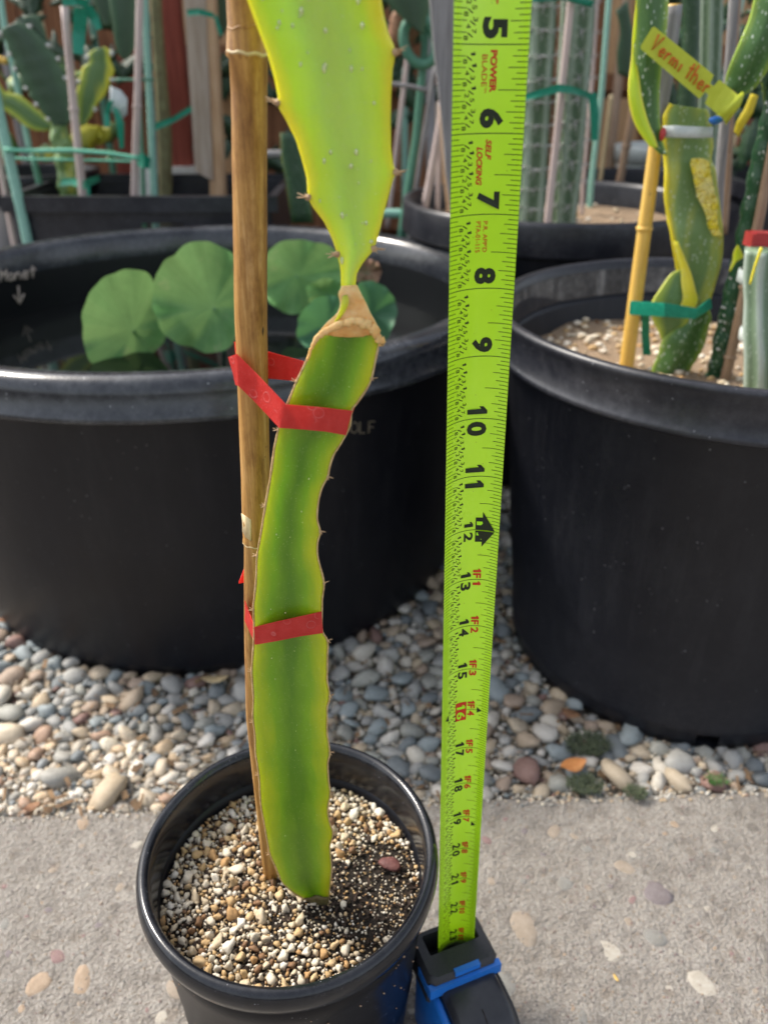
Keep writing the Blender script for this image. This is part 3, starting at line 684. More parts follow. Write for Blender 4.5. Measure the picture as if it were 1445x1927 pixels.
# thorn cluster prototypes
def thornmesh(n, L, r, spread, seed, mat):
    rt = random.Random(seed); mb = MB()
    mb.blob((0, 0, 0), r*1.5, r*1.4, r*1.7, None, 1, .3, seed)
    for i in range(n):
        d = Vector((rt.gauss(0, spread), rt.gauss(-.3, spread), rt.gauss(0, spread)))+Vector((1, 0, 0)); d.normalize()
        mb.tube([(0, 0, 0), d*L*rt.uniform(.6, 1.1)], [r*.42, r*.08], 5)
    return mb

# ------------------------------------------------------------------ the potted dragon fruit cutting in front
pc = Vector((-1.96, 11.0, 0))
fp = Thing('small_nursery_pot', 'small glossy black nursery pot in the foreground on the concrete', 'pot', pc)
mb = MB(); mb.lathe([(.1, .05), (2.3, .0), (2.36, .1), (2.4, .5), (2.46, .6), (2.62, 2.6), (2.64, 2.66), (2.62, 2.72), (2.82, 5.2), (2.84, 5.3), (2.86, 5.95), (2.8, 6.0), (2.72, 5.2), (2.3, .4), (.1, .3)], pc, 160, wob=.03); fp.part('body', mb, M['pot_body'])
mb = MB(); mb.lathe([(2.82, 5.95), (2.97, 5.98), (3.06, 6.1), (3.1, 6.3), (3.08, 6.48), (3.02, 6.6), (2.94, 6.64), (2.86, 6.6), (2.81, 6.48), (2.79, 6.2), (2.76, 5.5), (2.72, 5.2)], pc, 192, wob=.03); fp.part('rim', mb, M['pot_gloss'])
rgp = random.Random(21)
mb = MB()
for i in range(46):
    a = rgp.uniform(3.5, 6.1); zz = rgp.uniform(3.4, 6.0); rad = interp([(2.7, 2.63), (5.2, 2.83), (5.95, 2.88), (6.1, 3.1)], zz); s = rgp.uniform(.012, .035)
    mb.blob(pc+Vector((rad*math.cos(a), rad*math.sin(a), zz)), s, s*.6, s, None, 1, .2, i)
fp.part('dirt_speck', mb, M['bamboo_brown'], kind='stuff')
def soilz(x, y):
    d = Vector((x-pc.x, y-pc.y, 0)); p = Vector((x, y, 0))
    return 5.42+.10*math.exp(-((x+1.5)**2+(y-10.6)**2)/.8)+noise.noise(p*1.3)*.09-.05*(d.length/2.7)**2
t = Thing('potting_mix', 'white and tan pumice potting mix with dark soil filling the small pot', 'soil', (pc.x, pc.y, 5.4))
mb = MB(); vs = [Vector((pc.x, pc.y, soilz(pc.x, pc.y)))]; nr, na = 26, 90
for i in range(1, nr+1):
    for j in range(na):
        q = 2*math.pi*j/na; rad = 2.78*i/nr; x, y = pc.x+rad*math.cos(q), pc.y+rad*math.sin(q); vs.append(Vector((x, y, soilz(x, y)-.03+noise.noise(Vector((x, y, 0))*9)*.03)))
mb.add(vs, [(0, 1+j, 1+(j+1) % na) for j in range(na)]+[(1+(i-1)*na+j, 1+(i-1)*na+(j+1) % na, 1+i*na+(j+1) % na, 1+i*na+j) for i in range(1, nr) for j in range(na)])
t.part('soil_surface', mb, M['soil'])
gr = []; g2 = {}
def dark(x, y):
    """bare soil patch right of the stem"""
    a = math.exp(-((((x+.15)/1.25)**2+((y-10.7)/1.35)**2)**1.8)*.8); b = math.exp(-(((x+2.5)/.5)**2+((y-11.7)/.35)**2)); cc = math.exp(-(((x+1.6)/.7)**2+((y-10.1)/.3)**2))
    return max(a*1.0, b*.75, cc*.8)+.08+noise.noise(Vector((x*2, y*2, 5)))*.55
for size, nt_, k in (((.12, .165), 34, .92), ((.085, .12), 420, .88), ((.06, .085), 3200, .82), ((.038, .06), 9500, .78), ((.02, .035), 16000, .8), ((.01, .018), 7000, .9)):
    for _ in range(nt_):
        q = rgp.uniform(0, 6.283); rad = 2.72*rgp.random()**.5; x, y = pc.x+rad*math.cos(q), pc.y+rad*math.sin(q); r = rgp.uniform(*size)
        dk = dark(x, y)
        if r > .035 and rgp.random() < .1+dk*1.2: continue
        if r <= .035 and rgp.random() < min(.8, .25+dk*.8): continue
        i, j = int(x/.3), int(y/.3); ok = True
        for a in (-1, 0, 1):
            for b in (-1, 0, 1):
                for (u_, v_, s_) in g2.get((i+a, j+b), ()):
                    if (u_-x)**2+(v_-y)**2 < (k*(r+s_))**2: ok = False; break
                if not ok: break
            if not ok: break
        if not ok: continue
        g2.setdefault((i, j), []).append((x, y, r)); gr.append((x, y, r))
gr.sort(key=lambda g: -g[2])
gsh = []
for k in range(7):
    mb = MB(); mb.blob((0, 0, 0), 1, rgp.uniform(.65, .95), rgp.uniform(.6, .85), sub=2, rough=.42, seed=k+40); o = mb.build('granule', M['granule'], parent=t.o); gsh.append(o)
for i, (x, y, r) in enumerate(gr[:300]):
    o = gsh[i] if i < 7 else child_copy(gsh[i % 7], t.o, t.base, (0, 0, 0))
    o.location = (Vector((x, y, soilz(x, y)+r*.25))-t.base)*IN; o.scale = (r*1.1, r, r); o.rotation_euler = (rgp.uniform(0, 6), rgp.uniform(0, 6), rgp.uniform(0, 6))
mb = MB()
for i, (x, y, r) in enumerate(gr[300:]):
    mb.blob((x, y, soilz(x, y)+r*.2), r*1.15, r*.9, r*.8, Euler((rgp.uniform(0, 6), rgp.uniform(0, 6), 0)).to_matrix(), 1, .45, i)
t.part('granule_fill', mb, M['granule'], kind='stuff')
mb = MB()
for i in range(1300):
    q = rgp.uniform(0, 6.283); rad = 2.7*rgp.random()**.5; x, y = pc.x+rad*math.cos(q), pc.y+rad*math.sin(q)
    L = rgp.uniform(.03, .15); mb.box((x, y, soilz(x, y)+.03), (L, L*.35, L*.25), Euler((rgp.uniform(-.6, .6), rgp.uniform(-.6, .6), rgp.uniform(0, 6))).to_matrix())
t.part('bark_bits', mb, M['bark'], kind='stuff', smooth=False)
p = P(733, 1628, z=5.5); mb = MB(); mb.blob(p+Vector((0, 0, .04)), .26, .15, .06, Euler((.1, .1, -.3)).to_matrix(), 2, .25, 3); solo('bark_chip', 'flat dark red bark chip lying on the soil right of the cactus', 'bark', mb, M['bark_red'], p)

# cactus
left = edgetab([(600, 632), (588, 650), (576, 680), (557, 720), (541, 760), (526, 800), (517, 840), (509, 900), (500, 950), (492, 1000), (484, 1045), (483, 1075), (481, 1110), (477, 1140), (479, 1190), (476, 1230), (474, 1263), (477, 1310), (476, 1350), (480, 1380), (480, 1410), (487, 1450), (489, 1480), (490, 1510), (496, 1540), (503, 1580), (508, 1606), (523, 1640), (536, 1668), (568, 1690), (600, 1700)])
right = edgetab([(714, 632), (712, 650), (706, 680), (699, 712), (692, 728), (681, 745), (662, 772), (659, 800), (647, 825), (627, 858), (620, 880), (617, 897), (607, 915), (600, 940), (597, 975), (603, 1000), (598, 1020), (598, 1045), (604, 1070), (610, 1097), (607, 1125), (606, 1165), (607, 1188), (617, 1206), (616, 1240), (616, 1280), (621, 1310), (616, 1330), (616, 1380), (621, 1416), (617, 1435), (619, 1470), (622, 1492), (617, 1520), (620, 1545), (627, 1567), (621, 1590), (624, 1636), (622, 1660), (619, 1690), (615, 1704)])
ys = [632, 650, 680, 712, 728, 745, 760, 772, 800, 825, 840, 858, 880, 897, 915, 940, 975, 1000, 1020, 1045, 1070, 1097, 1125, 1140, 1165, 1188, 1206, 1240, 1263, 1280, 1310, 1330, 1350, 1380, 1416, 1435, 1470, 1492, 1520, 1545, 1567, 1590, 1606, 1636, 1660, 1680, 1693, 1702]
Yc = lambda y: interp([(500, 10.35), (1000, 10.2), (1400, 10.4), (1700, 10.55)], y)
cactus_t = Thing('dragon_fruit_cactus', 'tall three ribbed dragon fruit cutting tied to bamboo in the small pot', 'cactus', (-1.5, 10.7, 5.4))
rows = both(left, right, ys, Yc)
low = Stem(rows, 'tri', 3); bot = [ (545, 1712, 612, 1726, 10.6)]
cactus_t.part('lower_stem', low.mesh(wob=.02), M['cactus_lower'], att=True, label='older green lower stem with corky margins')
cactus_t.part('rib_margin', low.edge(0, r=.017), M['cork']); cactus_t.part('rib_margin', low.edge(1, r=.014), M['cork'])
tp_ = Stem([(572, 1692, 619, 1688, 10.49), (582, 1698, 618, 1698, 10.5), (598, 1706, 616, 1706, 10.52), (604, 1714, 614, 1714, 10.55)], 'tri', 3, 1.02); cactus_t.part('brown_tip', tp_.mesh(wob=.05), simple('brown_callused_base', (.10, .06, .025), (.17, .16, .06), 160, .7, .3, (.6, .001)), att=True, label='brown callused bottom end at the soil')
# callus: ragged tan scab over the cut top, draped along the shoulders
cal = Stem([(643, 537, 672, 536, 10.32), (637, 552, 680, 552, 10.3), (640, 572, 690, 572, 10.3), (633, 590, 698, 590, 10.28), (616, 606, 707, 606, 10.28), (603, 622, 714, 622, 10.3), (601, 632, 716, 634, 10.34)], 'lens', 4, 1.2)
cactus_t.part('callus', cal.mesh(wob=.13), M['callus'], label='pale tan dried callus over the cut top')
mb = MB()
sh = [(578, 678), (588, 650), (600, 632), (622, 618), (645, 609), (668, 603), (690, 607), (705, 622), (716, 645), (717, 652)]
pts = [P(a, b, Y=10.22) for a, b in sh]; dn = []
for a_, b_ in zip(pts, pts[1:]):
    for k_ in range(7): dn.append(a_.lerp(b_, k_/7)+Vector((noise.noise(a_*9+Vector((k_, 0, 0)))*.02, 0, noise.noise(a_*7+Vector((0, k_*1.3, 0)))*.035)))
rr2 = [interp([(0, .015), (.3, .04), (.55, .05), (.8, .055), (1, .03)], q_/len(dn))*(1+.45*noise.noise(dn[q_]*14)) for q_ in range(len(dn))]
mb.tube(dn, rr2, 9, wob=.5); cactus_t.part('callus_lip', mb, M['callus'])
ngr = Stem([(644, 556, 654, 554, 10.26), (641, 575, 657, 568, 10.22), (636, 592, 650, 586, 10.22), (627, 608, 638, 602, 10.24)], 'lens', 3, 1.2); cactus_t.part('neck_ridge', ngr.mesh(), M['cactus_lime_rib'], att=True)
ul = edgetab([(400, -160), (432, -100), (452, -40), (466, 0), (483, 48), (503, 100), (517, 150), (523, 180), (524, 200), (538, 225), (556, 262), (568, 300), (577, 335), (579, 365), (585, 384), (611, 420), (625, 450), (633, 473), (637, 490), (641, 505), (642, 540)])
ur = edgetab([(700, -160), (708, -100), (712, -40), (718, 0), (723, 30), (731, 62), (742, 88), (743, 105), (739, 130), (736, 180), (735, 230), (736, 280), (740, 308), (745, 325), (738, 345), (728, 380), (718, 420), (710, 450), (704, 470), (690, 486), (680, 500), (672, 515), (670, 530), (669, 540)])
ys = [-160, -130, -100, -70, -40, -20, 0, 30, 48, 62, 88, 105, 130, 150, 180, 200, 225, 262, 280, 300, 308, 325, 335, 345, 365, 384, 400, 420, 450, 460, 473, 490, 500, 515, 530, 543]
up = Stem(both(ul, ur, ys, lambda y: interp([(-200, 9.8), (200, 10.1), (540, 10.35)], y)), 'tri', 3, .8)
cactus_t.part('upper_stem', up.mesh(wob=.02), M['cactus_upper'], att=True, label='young lime green upper stem widening upward')
# areoles with short spines
th1 = thornmesh(6, .12, .024, .55, 1, None).build('areole', M['thorn'], parent=cactus_t.o)
ar_l = [(479, 1147), (484, 1048), (524, 806), (476, 1263), (477, 1360), (486, 1458), (508, 1604), (556, 716), (500, 950)]; ar_r = [(697, 713), (618, 897), (603, 1001), (610, 1097), (616, 1206), (620, 1311), (621, 1416), (622, 1492), (626, 1567), (624, 1636)]
usedfirst = False
for lst, st, side, k in ((ar_l, low, 0, .75), (ar_r, low, 1, .8), ([(522, 193), (577, 374), (633, 476)], up, 0, 1.3), ([(743, 98), (746, 325), (706, 468)], up, 1, 1.3)):
    for (px, py) in lst:
        p, i = st.nearest(side, px, py); o = th1 if not usedfirst else th1.copy()
        if usedfirst: COL.objects.link(o)
        usedfirst = True; o.location = (p-cactus_t.base)*IN; o.scale = (k,)*3
        o.rotation_euler = (0, random.uniform(-.4, .4), (math.pi if side == 0 else 0)+random.uniform(-.3, .3))
rd = random.Random(9); mb = MB()
for _ in range(60):
    i = rd.randrange(10, len(up.LR)-12); u = rd.uniform(-.8, .85); s = rd.choice([.008, .011, .015, .021, .03]); p = up.front(i, u)
    mb.blob(p, s*.8, s*.5, s*rd.uniform(.9, 1.8), None, 2, .1, i)
for _ in range(22):
    i = rd.randrange(40, len(low.LR)-20); u = rd.uniform(-.5, .5); s = rd.choice([.008, .012]); mb.blob(low.front(i, u), s, s*.5, s*1.4, None, 2, .1, i)
tag(cactus_t.part('water_droplets', mb, M['drop']), kind='stuff')

# front bamboo
bam = [(-200, 460, 80, 10.75), (0, 466, 78, 10.85), (45, 467, 76, 10.87), (60, 467, 77, 10.87), (98, 467, 80, 10.88), (104, 467, 82, 10.88), (112, 468, 72, 10.88), (180, 469.5, 68, 10.9), (300, 470, 66, 10.92), (420, 471, 64, 10.94), (600, 472.5, 61, 10.96), (750, 477, 57, 10.98), (900, 481, 54, 11), (1000, 482, 50, 11.02), (1010, 482, 48, 11.02), (1016, 482.5, 51, 11.02), (1024, 483, 46, 11.03), (1100, 481, 43, 11.05), (1200, 480, 40, 11.06), (1350, 481, 35, 11.1), (1500, 496, 32, 11.15), (1640, 510, 30, 11.2), (1680, 514, 29, 11.22)]
bt = Thing('bamboo_stake', 'thick tan bamboo stake in the small pot, tied to the cactus with red tape', 'stake', P(512, 1660, Y=11.2))
pts = []; rad = []
for (a, b) in zip(bam, bam[1:]):
    n_ = max(1, int((b[0]-a[0])/40))
    for k in range(n_):
        y, x, w_, Y = (lerp(a[q], b[q], k/n_) for q in range(4)); p = P(x, y, Y=Y); pts.append(p); rad.append(w_/2*depth(p)/F)
p = P(bam[-1][1], bam[-1][0], Y=bam[-1][3]); pts.append(p); rad.append(bam[-1][2]/2*depth(p)/F)
mb = MB(); mb.tube(pts, rad, 32, wob=.02, ref=Vector((0, 1, 0))); bt.part('culm', mb, M['bamboo'])
def ringat(t, y, x, Y, w_, r, mat, name='node_ring', tilt=0, lab=None):
    p = P(x, y, Y=Y); R = w_/2*depth(p)/F; mb = MB(); n_ = 40; pts = [p+Vector((R*math.cos(2*math.pi*k/n_), R*math.sin(2*math.pi*k/n_), tilt*math.cos(2*math.pi*k/n_)+.01*math.sin(5*k))) for k in range(n_+1)]
    mb.tube(pts, r, 8, wob=.5, ref=Vector((0, 0, 1))); t.part(name, mb, mat, label=lab)
ringat(bt, 101, 468, 10.88, 76, .022, M['bamboo_pale'], tilt=-.02); ringat(bt, 52, 467, 10.87, 76, .012, M['bamboo'], tilt=.02); ringat(bt, 1018, 483, 11.02, 49, .014, M['bamboo_pale'])
mb = MB(); mb.ribbon([(P(455, 966, Y=10.93), P(457, 1000, Y=10.93)), (P(462, 971, Y=10.83), P(464, 1012, Y=10.83)), (P(473, 978, Y=10.8), P(473, 1018, Y=10.8))], .015, 4); bt.part('sheath_remnant', mb, M['bamboo_pale'], label='papery pale sheath scrap at the node')
mb = MB(); mb.tube([P(x, y, Y=Y) for x, y, Y in ((479, 770, 10.778), (480.5, 860, 10.80), (482, 930, 10.82), (483, 1006, 10.84))], [.004, .008, .008, .004], 6); bt.part('crack', mb, M['bark'], label='long dark crack')
mb = MB(); mb.blob(P(493, 622, Y=10.84), .028, .02, .09, None, 2, .3, 4); bt.part('dark_scar', mb, M['bark'])

# red ties
tt = Thing('red_plant_tie', 'upper red translucent garden tape tying cactus to the bamboo stake', 'plant tie', P(500, 740, Y=10.8))
pr = lambda a, b, Y, Y2=None: (P(a[0], a[1], Y=Y), P(b[0], b[1], Y=Y2 or Y))
mb = MB(); mb.ribbon([pr((430, 672), (444, 724), 10.82), pr((446, 666), (449, 726), 10.66), pr((480, 700), (480, 756), 10.56), pr((538, 761), (526, 805), 10.12), pr((575, 764), (570, 808), 10.1), pr((620, 768), (613, 812), 10.1), pr((663, 773), (651, 819), 10.2)], .012, 8); tt.part('front_band', mb, M['red_tape'], smooth='auto')
mb = MB(); mb.ribbon([pr((441, 643), (446, 686), 11.1), pr((470, 652), (472, 700), 11.2), pr((503, 661), (503, 712), 11.15), pr((580, 682), (560, 717), 10.9), pr((668, 765), (655, 800), 10.6)], .012, 6); tt.part('back_band', mb, M['red_tape'], smooth='auto')
tt = Thing('red_plant_tie', 'lower red translucent garden tape tying cactus to the bamboo stake', 'plant tie', P(500, 1180, Y=10.8))
mb = MB(); mb.ribbon([pr((461, 1130), (461, 1168), 10.85), pr((470, 1155), (471, 1190), 10.7), pr((479, 1180), (481, 1213), 10.25), pr((520, 1170), (522, 1206), 10.17), pr((565, 1160), (566, 1197), 10.17), pr((605, 1151), (608, 1191), 10.24)], .012, 8); tt.part('front_band', mb, M['red_tape'], smooth='auto')
mb = MB(); mb.ribbon([pr((452, 1090), (450, 1098), 11.1), pr((460, 1069), (460, 1096), 11.2), pr((480, 1100), (480, 1130), 11.25), pr((560, 1130), (560, 1160), 11.1), pr((606, 1153), (606, 1185), 10.5)], .012, 6); tt.part('back_band', mb, M['red_tape'], smooth='auto')

# ------------------------------------------------------------------ tape measure
tm = Thing('tape_measure', 'blue and black tape measure standing on the concrete with its lime blade pulled straight up', 'tape measure', (1.6, 11.3, 0))
Bx = lambda s: 1.308+(s-5)/18*.369
def B(s, u, off=0.0):
    W = .955-.10*(s-5)/18; x = Bx(s)+u*W
    d = .30*(2*u)**2*.75*(1.0 if u < 0 else .72)
    d += .10*max(0, abs(2*u)-.5)**2
    yaw = -.17*u
    return Vector((x, 11.47-d+yaw*-1*1.0 - off, 20.97-(s-5)))
smax = 23.45
mb = MB(); R = []; nu = 28
for i in range(120):
    s = 0.1+(smax-.1)*i/119; fr = [B(s, -.5+k/nu) for k in range(nu+1)]; bk = [B(s, -.5+k/nu, -.008) for k in range(nu, -1, -1)]; R.append(fr+bk)
mb.rings(R); tm.part('blade', mb, M['blade'])
ticks = MB(); lines = MB(); OFF = .004
def strip(mb, s, u0, u1, w_, segs=6):
    vs = []
    for k in range(segs+1):
        u = lerp(u0, u1, k/segs); vs += [B(s-w_/2, u, OFF), B(s+w_/2, u, OFF)]
    mb.add(vs, [(2*k, 2*k+1, 2*k+3, 2*k+2) for k in range(segs)])
for i in range(int(3.5*16), int(23.3*16)):
    s = i/16
    if i % 16 == 0: strip(ticks, s, -.5, .5, .011, 24); continue
    Lr = .36 if i % 8 == 0 else .24 if i % 4 == 0 else .19 if i % 2 == 0 else .135
    Ll = .185 if i % 2 == 0 else .12
    strip(ticks, s, .5-Lr, .5, .009); strip(ticks, s, -.5, -.5+Ll, .009)
tm.part('tick_marks', ticks, M['tickink'])
_tc = {}
def textmesh(txt, bold=0.0, shear=0.0):
    key = (txt, bold, shear)
    if key in _tc: return _tc[key]
    c = bpy.data.curves.new('t', 'FONT'); c.body = txt; c.size = 1.0; c.offset = bold; c.shear = shear; c.resolution_u = 3
    o = bpy.data.objects.new('t', c); COL.objects.link(o); dg = bpy.context.evaluated_depsgraph_get(); me = bpy.data.meshes.new_from_object(o.evaluated_get(dg))
    vs = [v.co.copy() for v in me.vertices]; fs = [tuple(p.vertices) for p in me.polygons]
    bpy.data.objects.remove(o); bpy.data.meshes.remove(me); bpy.data.curves.remove(c)
    x0 = min(v.x for v in vs); x1 = max(v.x for v in vs); y0 = min(v.y for v in vs); y1 = max(v.y for v in vs)
    _tc[key] = ([((v.x-x0)/(x1-x0), (v.y-y0)/(y1-y0)) for v in vs], fs, (x1-x0)/(y1-y0)); return _tc[key]
ONE = [(.30, 0), (.72, 0), (.72, 1), (.42, 1), (.08, .80), (.08, .60), (.30, .70)]
def put(mb, txt, s0, s1, u0, u1, bold=0.0, off=OFF+.002, shear=0.0):
    if txt in ('1', '11'):
        for k in range(len(txt)):
            a, b = lerp(s0, s1, k/len(txt)), lerp(s0, s1, (k+.92)/len(txt)) if len(txt) > 1 else s1
            q = [B(lerp(a, b, x), lerp(u0, u1, y), off) for x, y in ONE]
            mb.add(q, [(0, 1, 2, 6), (2, 3, 4, 5, 6)])
        return
    vs, fs, asp = textmesh(txt, bold, shear)
    mb.add([B(lerp(s0, s1, x), lerp(u0, u1, y), off) for x, y in vs], fs)
blk = MB(); red = MB(); lim = MB(); lim2 = MB(); rbox = MB()
for n_ in range(4, 10): put(blk, str(n_), n_-.29, n_-.06, -.10, .225, .05)
for n_ in (10, 11):
    put(blk, '1', n_-.22, n_-.03, -.14, .195, .055); put(blk, str(n_)[1], n_+(.05 if n_ == 10 else .06), n_+(.29 if n_ == 10 else .25), -.14, .195, .045)
for n_ in range(12, 24):
    u0, u1 = (-.13, .035) if n_ == 12 else (-.165, .03)
    if n_ == 16:
        for (s0, s1) in ((n_-.2, n_+.26),): 
            vs = [B(lerp(s0, s1, a), lerp(-.19, .045, b)+(0), OFF) for a in (0, .5, 1) for b in (0, .5, 1)]
            rbox.add(vs, [(0, 1, 4, 3), (1, 2, 5, 4), (3, 4, 7, 6), (4, 5, 8, 7)])
        put(lim2, '1', n_-.14, n_+.0, -.165, .02, .04, OFF+.006); put(lim2, '6', n_+.04, n_+.22, -.165, .02, .02, OFF+.006)
    else:
        a, b = str(n_); wa = .15 if a == '1' else .16; wb = .15 if b == '1' else .17
        put(blk, a, n_-.02-wa, n_-.02, u0, u1, .03); put(blk, b, n_+.045, n_+.045+wb, u0, u1, .03)
    if n_ > 12:
        put(red, '1', n_-.23, n_-.12, .07, .22); put(red, 'F', n_-.13, n_-.03, .07, .22, .035)
        fx = str(n_-12); wf = (.13 if fx == '1' else .14) if len(fx) == 1 else .23
        [put(red, ch, n_+.03+(wf/len(fx))*k_, n_+.03+(wf/len(fx))*(k_+.92), .07, .22, .03) for k_, ch in enumerate(fx)]
# foot arrow
ar = [(-.235, .08), (-.235, .205), (-.345, .205), (-.01, .42), (-.01, .08)]; ar2 = [(-s, u) for s, u in ar]
for A_ in (ar, [(.235, .08), (.235, .205), (.33, .205), (.015, .42), (.015, .08)]):
    blk.add([B(12+s, u, OFF+.001) for s, u in A_], [tuple(range(len(A_)))])
put(lim, '1', 12-.21, 12-.05, .1, .3, .04, OFF+.005); put(lim, 'F', 12+.05, 12+.19, .1, .3, .04, OFF+.005)
for s in (16, 19.2):
    blk.add([B(s+.07, .27, OFF+.001), B(s-.07, .27, OFF+.001), B(s, .37, OFF+.001)], [(0, 1, 2)])
blk.add([B(16.0, -.34, OFF+.001), B(16.14, -.34, OFF+.001), B(16.07, -.42, OFF+.001)], [(0, 1, 2)])
put(red, 'LT', 4.36, 4.575, .0, .09, .04)
put(red, 'POWER', 5.06, 5.53, .02, .11, .04); put(red, 'BLADE', 5.11, 5.46, -.09, -.02, .0); put(red, 'TM', 5.47, 5.53, -.05, -.02, 0)
put(red, 'SELF', 6.07, 6.32, .0, .08, .03, shear=.25); put(red, 'LOCKING', 6.16, 6.63, -.125, -.04, .035, shear=.25)
put(red, "P.R. APP'D", 7.09, 7.5, .01, .075, .005); put(red, 'PTA-01-115', 7.09, 7.5, -.1, -.03, .005)
frs = ['1/8', '1/4', '3/8', '1/2', '5/8', '3/4', '7/8']
for n_ in range(3, 23):
    for k, fr in enumerate(frs):
        s = n_+(k+1)/8; big = k % 2 == 1; a, b = fr.split('/')
        h = .06; sh = .035 if big else 0
        put(blk, a, s-(.05 if a == '1' else .035), s+.012, -.245+sh*.6, -.245+h+sh*.6, .0); put(blk, b, s+.035, s+.085, -.355+sh, -.355+h+sh, .0)
        vs = [B(s+.0, -.30+sh, OFF+.002), B(s+.012, -.305+sh, OFF+.002), B(s+.055, -.235+sh, OFF+.002), B(s+.043, -.23+sh, OFF+.002)]; blk.add(vs, [(0, 1, 2, 3)])
tm.part('black_print', blk, M['ink'], smooth=False); tag(tm.part('red_print', red, M['redink'], smooth=False), kind='stuff'); tm.part('foot_mark_print', lim, M['limeink'], smooth=False); tm.part('number_print', lim2, M['limeink'], smooth=False); tm.part('red_box_print', rbox, M['redink'], smooth=False)
mb = MB(); mb.box(B(.1, 0)+Vector((0, -.15, .03)), (.9, .5, .04)); mb.box(B(.5, 0)+Vector((0, .03, 0)), (.6, .04, .9)); tm.part('hook', mb, M['steel'], smooth=False)
# case: local axes
ya = math.radians(21.5); wx = Vector((math.cos(ya), math.sin(ya), 0)); dx = Vector((math.sin(ya), -math.cos(ya), 0)); O = Vector((1.14, 10.3, 0))
def cpt(w_, d, z): return O+wx*w_+dx*d+Vector((0, 0, z))
def extr(mb, prof, w0, w1, bev=.08):
    n_ = len(prof); cx_ = sum(p[0] for p in prof)/n_; cz_ = sum(p[1] for p in prof)/n_
    sh = lambda k: [(cx_+(d-cx_)*(1-k), cz_+(z-cz_)*(1-k)) for d, z in prof]
    R = []
    for w_, k in ((w0, .09), (w0+bev*.4, .03), (w0+bev, 0), (w1-bev, 0), (w1-bev*.4, .03), (w1, .09)):
        R.append([cpt(w_, d, z) for d, z in sh(k)])
    mb.rings(R)
# body round coil housing
arc = [(.35+1.28*math.cos(a), 1.36+1.3*math.sin(a)) for a in [math.radians(q) for q in range(-60, 71, 10)]]
prof = [(-1.05, .02), (.6, .0)]+arc+[(.25, 2.62), (-.05, 2.62), (-1.05, 2.3)]
mb = MB(); extr(mb, prof, .14, 1.5, .14); tm.part('case', mb, M['case_gloss'], smooth='auto')
for wa, wb in ((-.06, .15), (1.49, 1.64)):
    mb = MB(); pf = [(-1.0, .05), (.6, .04)]+[(.3+1.12*math.cos(a), 1.3+1.12*math.sin(a)) for a in [math.radians(q) for q in range(-60, 71, 13)]]+[(.1, 2.42), (-1.0, 2.3)]
    extr(mb, pf, wa, wb, .06); tm.part('side_panel', mb, M['case_blue' if wa < 0 else 'case_black'], smooth='auto')
mb = MB(); mb.tube([cpt(.82, .35+1.29*math.cos(math.radians(q)), 1.36+1.31*math.sin(math.radians(q))) for q in range(-40, 78, 6)], .008, 6); tm.part('seam', mb, M['bark'])
for q in (8, 16, 24, 32):
    mb = MB(); mb.box(cpt(.82, .35+1.30*math.cos(math.radians(q)), 1.36+1.32*math.sin(math.radians(q))), (1.2, .1, .06), Euler((0, 0, ya)).to_matrix()); tm.part('grip_ridge', mb, M['case_black'], smooth=False)
# mouth block: frame round a dark opening
def frame_block(z0, z1, outer, inner, mat, name):
    mb = MB(); (a0, a1, b0, b1), (c0, c1, e0, e1) = outer, inner
    def poly(z, ins): 
        r = .14
        return [(a0+r+ins, b0+ins), (a1-r-ins, b0+ins), (a1-ins, b0+r+ins), (a1-ins, b1-r-ins), (a1-r-ins, b1-ins), (a0+r+ins, b1-ins), (a0+ins, b1-r-ins), (a0+ins, b0+r+ins)]
    inn = lambda: [(c0+.03, e0), (c1-.03, e0), (c1, e0+.03), (c1, e1-.03), (c1-.03, e1), (c0+.03, e1), (c0, e1-.03), (c0, e0+.03)]
    R = [[cpt(w_, d, z0) for w_, d in poly(z0, .0)], [cpt(w_, d, z1-.12) for w_, d in poly(0, 0)], [cpt(w_, d, z1) for w_, d in poly(0, .08)], [cpt(w_, d, z1-.02) for w_, d in inn()], [cpt(w_, d, z0+.1) for w_, d in inn()]]
    mb.rings(R); return tm.part(name, mb, mat, smooth='auto')
frame_block(2.1, 2.98, (-.12, 1.62, -1.28, -.02), (.16, 1.42, -1.12, -.62), M['case_black'], 'mouth_guard')
mb = MB(); mb.box(cpt(.75, -.02, 2.66), (1.78, .16, .3), Euler((0, 0, ya)).to_matrix()); mb.box(cpt(-.1, -.3, 2.62), (.1, .6, .26), Euler((0, 0, ya)).to_matrix()); mb.box(cpt(.82, -.08, 2.9), (.62, .12, .2), Euler((0, 0, ya)).to_matrix()); tm.part('blue_trim', mb, M['case_blue'], smooth=False)

